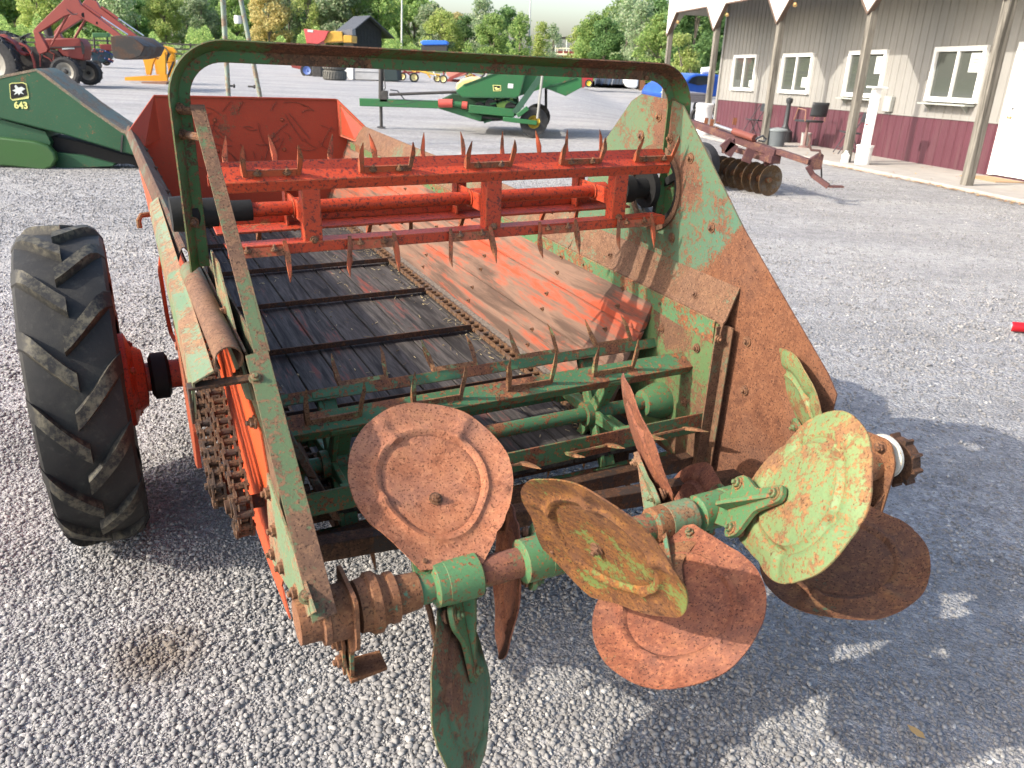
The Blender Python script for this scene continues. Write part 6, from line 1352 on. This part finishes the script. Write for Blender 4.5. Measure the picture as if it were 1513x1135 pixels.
LM = {'mid': leafmat('leaf_mid', *_k(((.06, .095, .03), (.10, .15, .045), (.17, .21, .07)))), 'yel': leafmat('leaf_yellow', *_k(((.09, .12, .035), (.15, .18, .055), (.22, .23, .08)))),
      'dark': leafmat('leaf_dark', *_k(((.035, .065, .025), (.06, .105, .035), (.10, .15, .055)))), 'org': leafmat('leaf_orange', *_k(((.14, .12, .05), (.23, .16, .07), (.33, .19, .09)))),
      'blue': leafmat('leaf_greyish', *_k(((.07, .10, .055), (.12, .16, .085), (.20, .24, .14))))}
BARK = plain('bark', (.16, .135, .11), .95, 0, .3, 4, .5)
def crown_mesh(seed, n=4200, shape='round', leaf=.021):
    rr = np.random.default_rng(seed); C_ = []
    k = 34
    for i in range(k):
        if shape == 'round':
            t_ = rr.uniform(0, 1); z = .22 + .72 * t_; rad = .30 * math.sin(PI * min(.97, (.18 + .80 * t_))) ** .7
        elif shape == 'tall': t_ = rr.uniform(0, 1); z = .12 + .84 * t_; rad = .17 * math.sin(PI * min(.97, .15 + .83 * t_)) ** .6
        else: t_ = rr.uniform(0, 1) ** 1.3; z = .03 + .85 * t_; rad = .42 * (1 - t_ * .75)
        a = rr.uniform(0, 2 * PI); q = rad * math.sqrt(rr.uniform(.1, 1)); C_.append((q * math.cos(a), q * math.sin(a), z, rr.uniform(.06, .125)))
    C_ = np.array(C_); ci = rr.integers(0, k, n); d = rr.normal(size=(n, 3)); d /= np.linalg.norm(d, axis=1)[:, None]
    p = C_[ci, :3] + d * (C_[ci, 3] * rr.uniform(.35, 1.12, n) ** .6)[:, None] * [1, 1, .8]
    nn = d * .5 + rr.normal(size=(n, 3)) * .7; nn /= np.linalg.norm(nn, axis=1)[:, None]; t1 = np.cross(nn, rr.normal(size=(n, 3))); t1 /= np.linalg.norm(t1, axis=1)[:, None]; t2 = np.cross(nn, t1)
    s = leaf * rr.uniform(.5, 1.3, n)[:, None]
    V = np.stack([p - t1 * s, p - t2 * s * .6 , p + t1 * s * 1.1, p + t2 * s * .6 + nn * s * .3], 1).reshape(-1, 3)
    me = bpy.data.meshes.new('crown'); me.vertices.add(len(V)); me.vertices.foreach_set('co', V.ravel()); me.loops.add(4 * n); me.loops.foreach_set('vertex_index', np.arange(4 * n, dtype=np.int32)); me.polygons.add(n); me.polygons.foreach_set('loop_start', np.arange(n) * 4); me.update(calc_edges=True)
    return me, C_
def trunk_mesh(seed, C_):
    rr = np.random.default_rng(seed); m = MB(); m.tube([(0, 0, -.01), (.004, .003, .15), (-.004, .0, .35), (.003, 0, .6)], [.022, .017, .013, .005], 8)
    for i in rr.choice(len(C_), 9, replace=False):
        c = C_[i]; z0 = max(.10, c[2] * .55); m.tube([(0, 0, z0), (c[0] * .5, c[1] * .5, (z0 + c[2]) / 2 + .02), (c[0], c[1], c[2])], [.009, .006, .002], 6)
    me = bpy.data.meshes.new('trunk'); me.from_pydata(m.v, [], m.f); me.materials.append(BARK); return me
PROTO = {}
for nm, shp, cnt, lf in (('round', 'round', 6500, .019), ('round2', 'round', 6500, .018), ('tall', 'tall', 4200, .016), ('tall2', 'tall', 4200, .017), ('bush', 'bush', 4200, .026), ('bush2', 'bush', 4200, .027)):
    cm, C_ = crown_mesh(hash(nm) % 1000 if False else sum(map(ord, nm)), cnt, shp, lf); PROTO[nm] = (cm, trunk_mesh(len(nm), C_))
CM = {}
def tree(px, dist, top, kind, proto, label, widen=1., group=None, cat='tree', name='tree'):
    "px column at the ground, distance along the view, photo row of its top"
    d = ray(px, 60); d = d / d[1]; x = d[0] * dist; H = 1.55 + dist * (ray(px, top) / ray(px, top)[1])[2] + .3
    r = empty(name, (x, dist, -.1), random.uniform(0, 6.3), label, cat, group)
    me, tm = PROTO[proto]; key = (proto, kind)
    if key not in CM:
        c = me.copy(); c.materials.clear(); c.materials.append(LM[kind]); CM[key] = c
    W_ = H * widen
    for n_, mesh in (('crown', CM[key]), ('trunk', tm)):
        o = bpy.data.objects.new(n_, mesh); COL.objects.link(o); o.parent = r; o.scale = (W_, W_, H / .98)
    return r
GT = 'trees along the back of the lawn'
random.seed(5)
cols = [('mid', 'mid green'), ('yel', 'yellow green'), ('dark', 'dark green'), ('org', 'orange tinged'), ('blue', 'grey green')]
TR = [(-30, 92, -60, 'dark', 'round'), (28, 96, -70, 'mid', 'round2'), (62, 88, -20, 'yel', 'round'), (110, 104, -60, 'mid', 'tall'), (150, 98, -50, 'dark', 'round2'), (178, 90, -55, 'blue', 'tall2'),
      (205, 96, 8, 'dark', 'round'), (222, 106, 14, 'mid', 'round2'), (246, 92, -2, 'yel', 'round2'), (278, 98, -12, 'mid', 'tall'), (300, 92, 6, 'blue', 'round'), (325, 104, 10, 'dark', 'round2'), (350, 94, 2, 'mid', 'round'), (375, 100, 10, 'mid', 'round2'),
      (398, 90, -4, 'org', 'round'), (428, 98, -16, 'blue', 'round2'), (458, 92, -30, 'yel', 'tall'), (482, 100, -36, 'mid', 'tall2'), (505, 93, -30, 'blue', 'round'), (532, 98, -14, 'yel', 'round2'), (560, 94, -6, 'mid', 'round'), (585, 102, -2, 'yel', 'tall'),
      (612, 96, 0, 'mid', 'round2'), (640, 92, 8, 'blue', 'round'), (655, 84, 18, 'yel', 'round2'), (676, 98, 22, 'org', 'round'), (690, 88, 26, 'dark', 'round2'), (712, 94, -6, 'blue', 'tall2'), (730, 84, 24, 'mid', 'round'), (750, 96, 14, 'dark', 'round2'),
      (768, 88, 22, 'mid', 'tall'), (800, 92, 33, 'yel', 'tall2'), (818, 112, 38, 'blue', 'tall'), (862, 88, 40, 'yel', 'round'), (880, 82, 24, 'mid', 'round2'), (894, 76, 32, 'dark', 'round'), (925, 80, -6, 'blue', 'tall'), (945, 72, 2, 'blue', 'tall2'), (960, 84, 30, 'mid', 'round'),
      (978, 70, 22, 'mid', 'round2'), (1002, 74, 8, 'dark', 'round'), (1026, 66, -20, 'dark', 'round2'), (1050, 78, -30, 'mid', 'tall'), (1010, 58, 50, 'yel', 'bush'), (1085, 70, -40, 'dark', 'round')]
rt_ = random.Random(9)
for i in range(26):
    x = -20 + i * 27 + rt_.uniform(-8, 8); TR.append((x, 112 + rt_.uniform(0, 8), rt_.uniform(-20, 6) if x < 630 else rt_.uniform(24, 34), rt_.choice(['mid', 'blue', 'dark', 'mid', 'yel']), rt_.choice(['round', 'round2', 'tall', 'tall2'])))
for x in (900, 930, 965, 990, 1020, 1045): TR.append((x, 92, rt_.uniform(-12, 14), rt_.choice(['mid', 'dark', 'blue']), rt_.choice(['round', 'round2', 'tall'])))
TR.sort(key=lambda q: q[0])
cn = dict(cols); wh = ['behind the red tractor', 'behind the yellow attachment', 'above the spreader front', 'left of the kiosk', 'behind the kiosk', 'behind the light pole', 'at the edge of the sky gap', 'left of the sky gap', 'right of the sky gap', 'beside the shop porch']
bins = [(-99, 170), (170, 262), (262, 400), (400, 480), (480, 575), (575, 640), (640, 720), (720, 830), (830, 955), (955, 2000)]
seen = {}
for x, dd, tp, kd, pr in TR:
    if x < 700: dd += 12; tp -= 10 if x < 640 else 0
    bi = [i for i, (a, b) in enumerate(bins) if a <= x < b][0]; f = {'r': 'broad', 't': 'slender tall', 'b': 'low bushy'}[pr[0]]
    base = f'{f} {cn[kd]} tree {wh[bi]}'; seen[base] = seen.get(base, 0) + 1
    if seen[base] > 1: base = f'{f} {cn[kd]} tree {wh[bi]}, ' + ['second', 'third', 'fourth', 'fifth', 'sixth', 'seventh'][seen[base] - 2] + ' from the left'
    tree(x, dd, tp, kd, pr, base, 1.15 if pr[0] == 'r' else 1.0, GT)
# scrub under the trees
def scrub():
    rr = np.random.default_rng(3); Vs = []; k = 0
    n = 100000; px = rr.uniform(-60, 1110, n); dist = rr.uniform(92, 108, n) - np.clip((px - 700) / 400, 0, 1) * 26
    h = rr.random(n) ** 1.2 * (2.1 + .9 * np.sin(px * .045) + .8 * np.sin(px * .11 + 1) + .5 * np.sin(px * .23))
    h = np.where((px > 790) & (px < 850), h * .62, h)
    base = np.array([ray(p, 60) / ray(p, 60)[1] for p in px]); P = np.stack([base[:, 0] * dist, dist, h], 1)
    nn = rr.normal(size=(n, 3)); nn /= np.linalg.norm(nn, axis=1)[:, None]; t1 = np.cross(nn, rr.normal(size=(n, 3))); t1 /= np.linalg.norm(t1, axis=1)[:, None]; t2 = np.cross(nn, t1); s = rr.uniform(.08, .20, n)[:, None]
    V = np.stack([P - t1 * s, P - t2 * s * .6, P + t1 * s, P + t2 * s * .6], 1).reshape(-1, 3)
    me = bpy.data.meshes.new('undergrowth'); me.vertices.add(len(V)); me.vertices.foreach_set('co', V.ravel()); me.loops.add(4 * n); me.loops.foreach_set('vertex_index', np.arange(4 * n, dtype=np.int32)); me.polygons.add(n); me.polygons.foreach_set('loop_start', np.arange(n) * 4); me.update(calc_edges=True)
    me.materials.append(LM['mid']); o = bpy.data.objects.new('undergrowth', me); COL.objects.link(o); tag(o, 'tangled green and yellow undergrowth at the foot of the tree line', 'undergrowth', None, 'stuff')
scrub()
m = MB(); m.add([(-200, 130, -1), (200, 130, -1), (200, 130, 5), (-200, 130, 5)], [(0, 1, 2, 3)]) if False else None
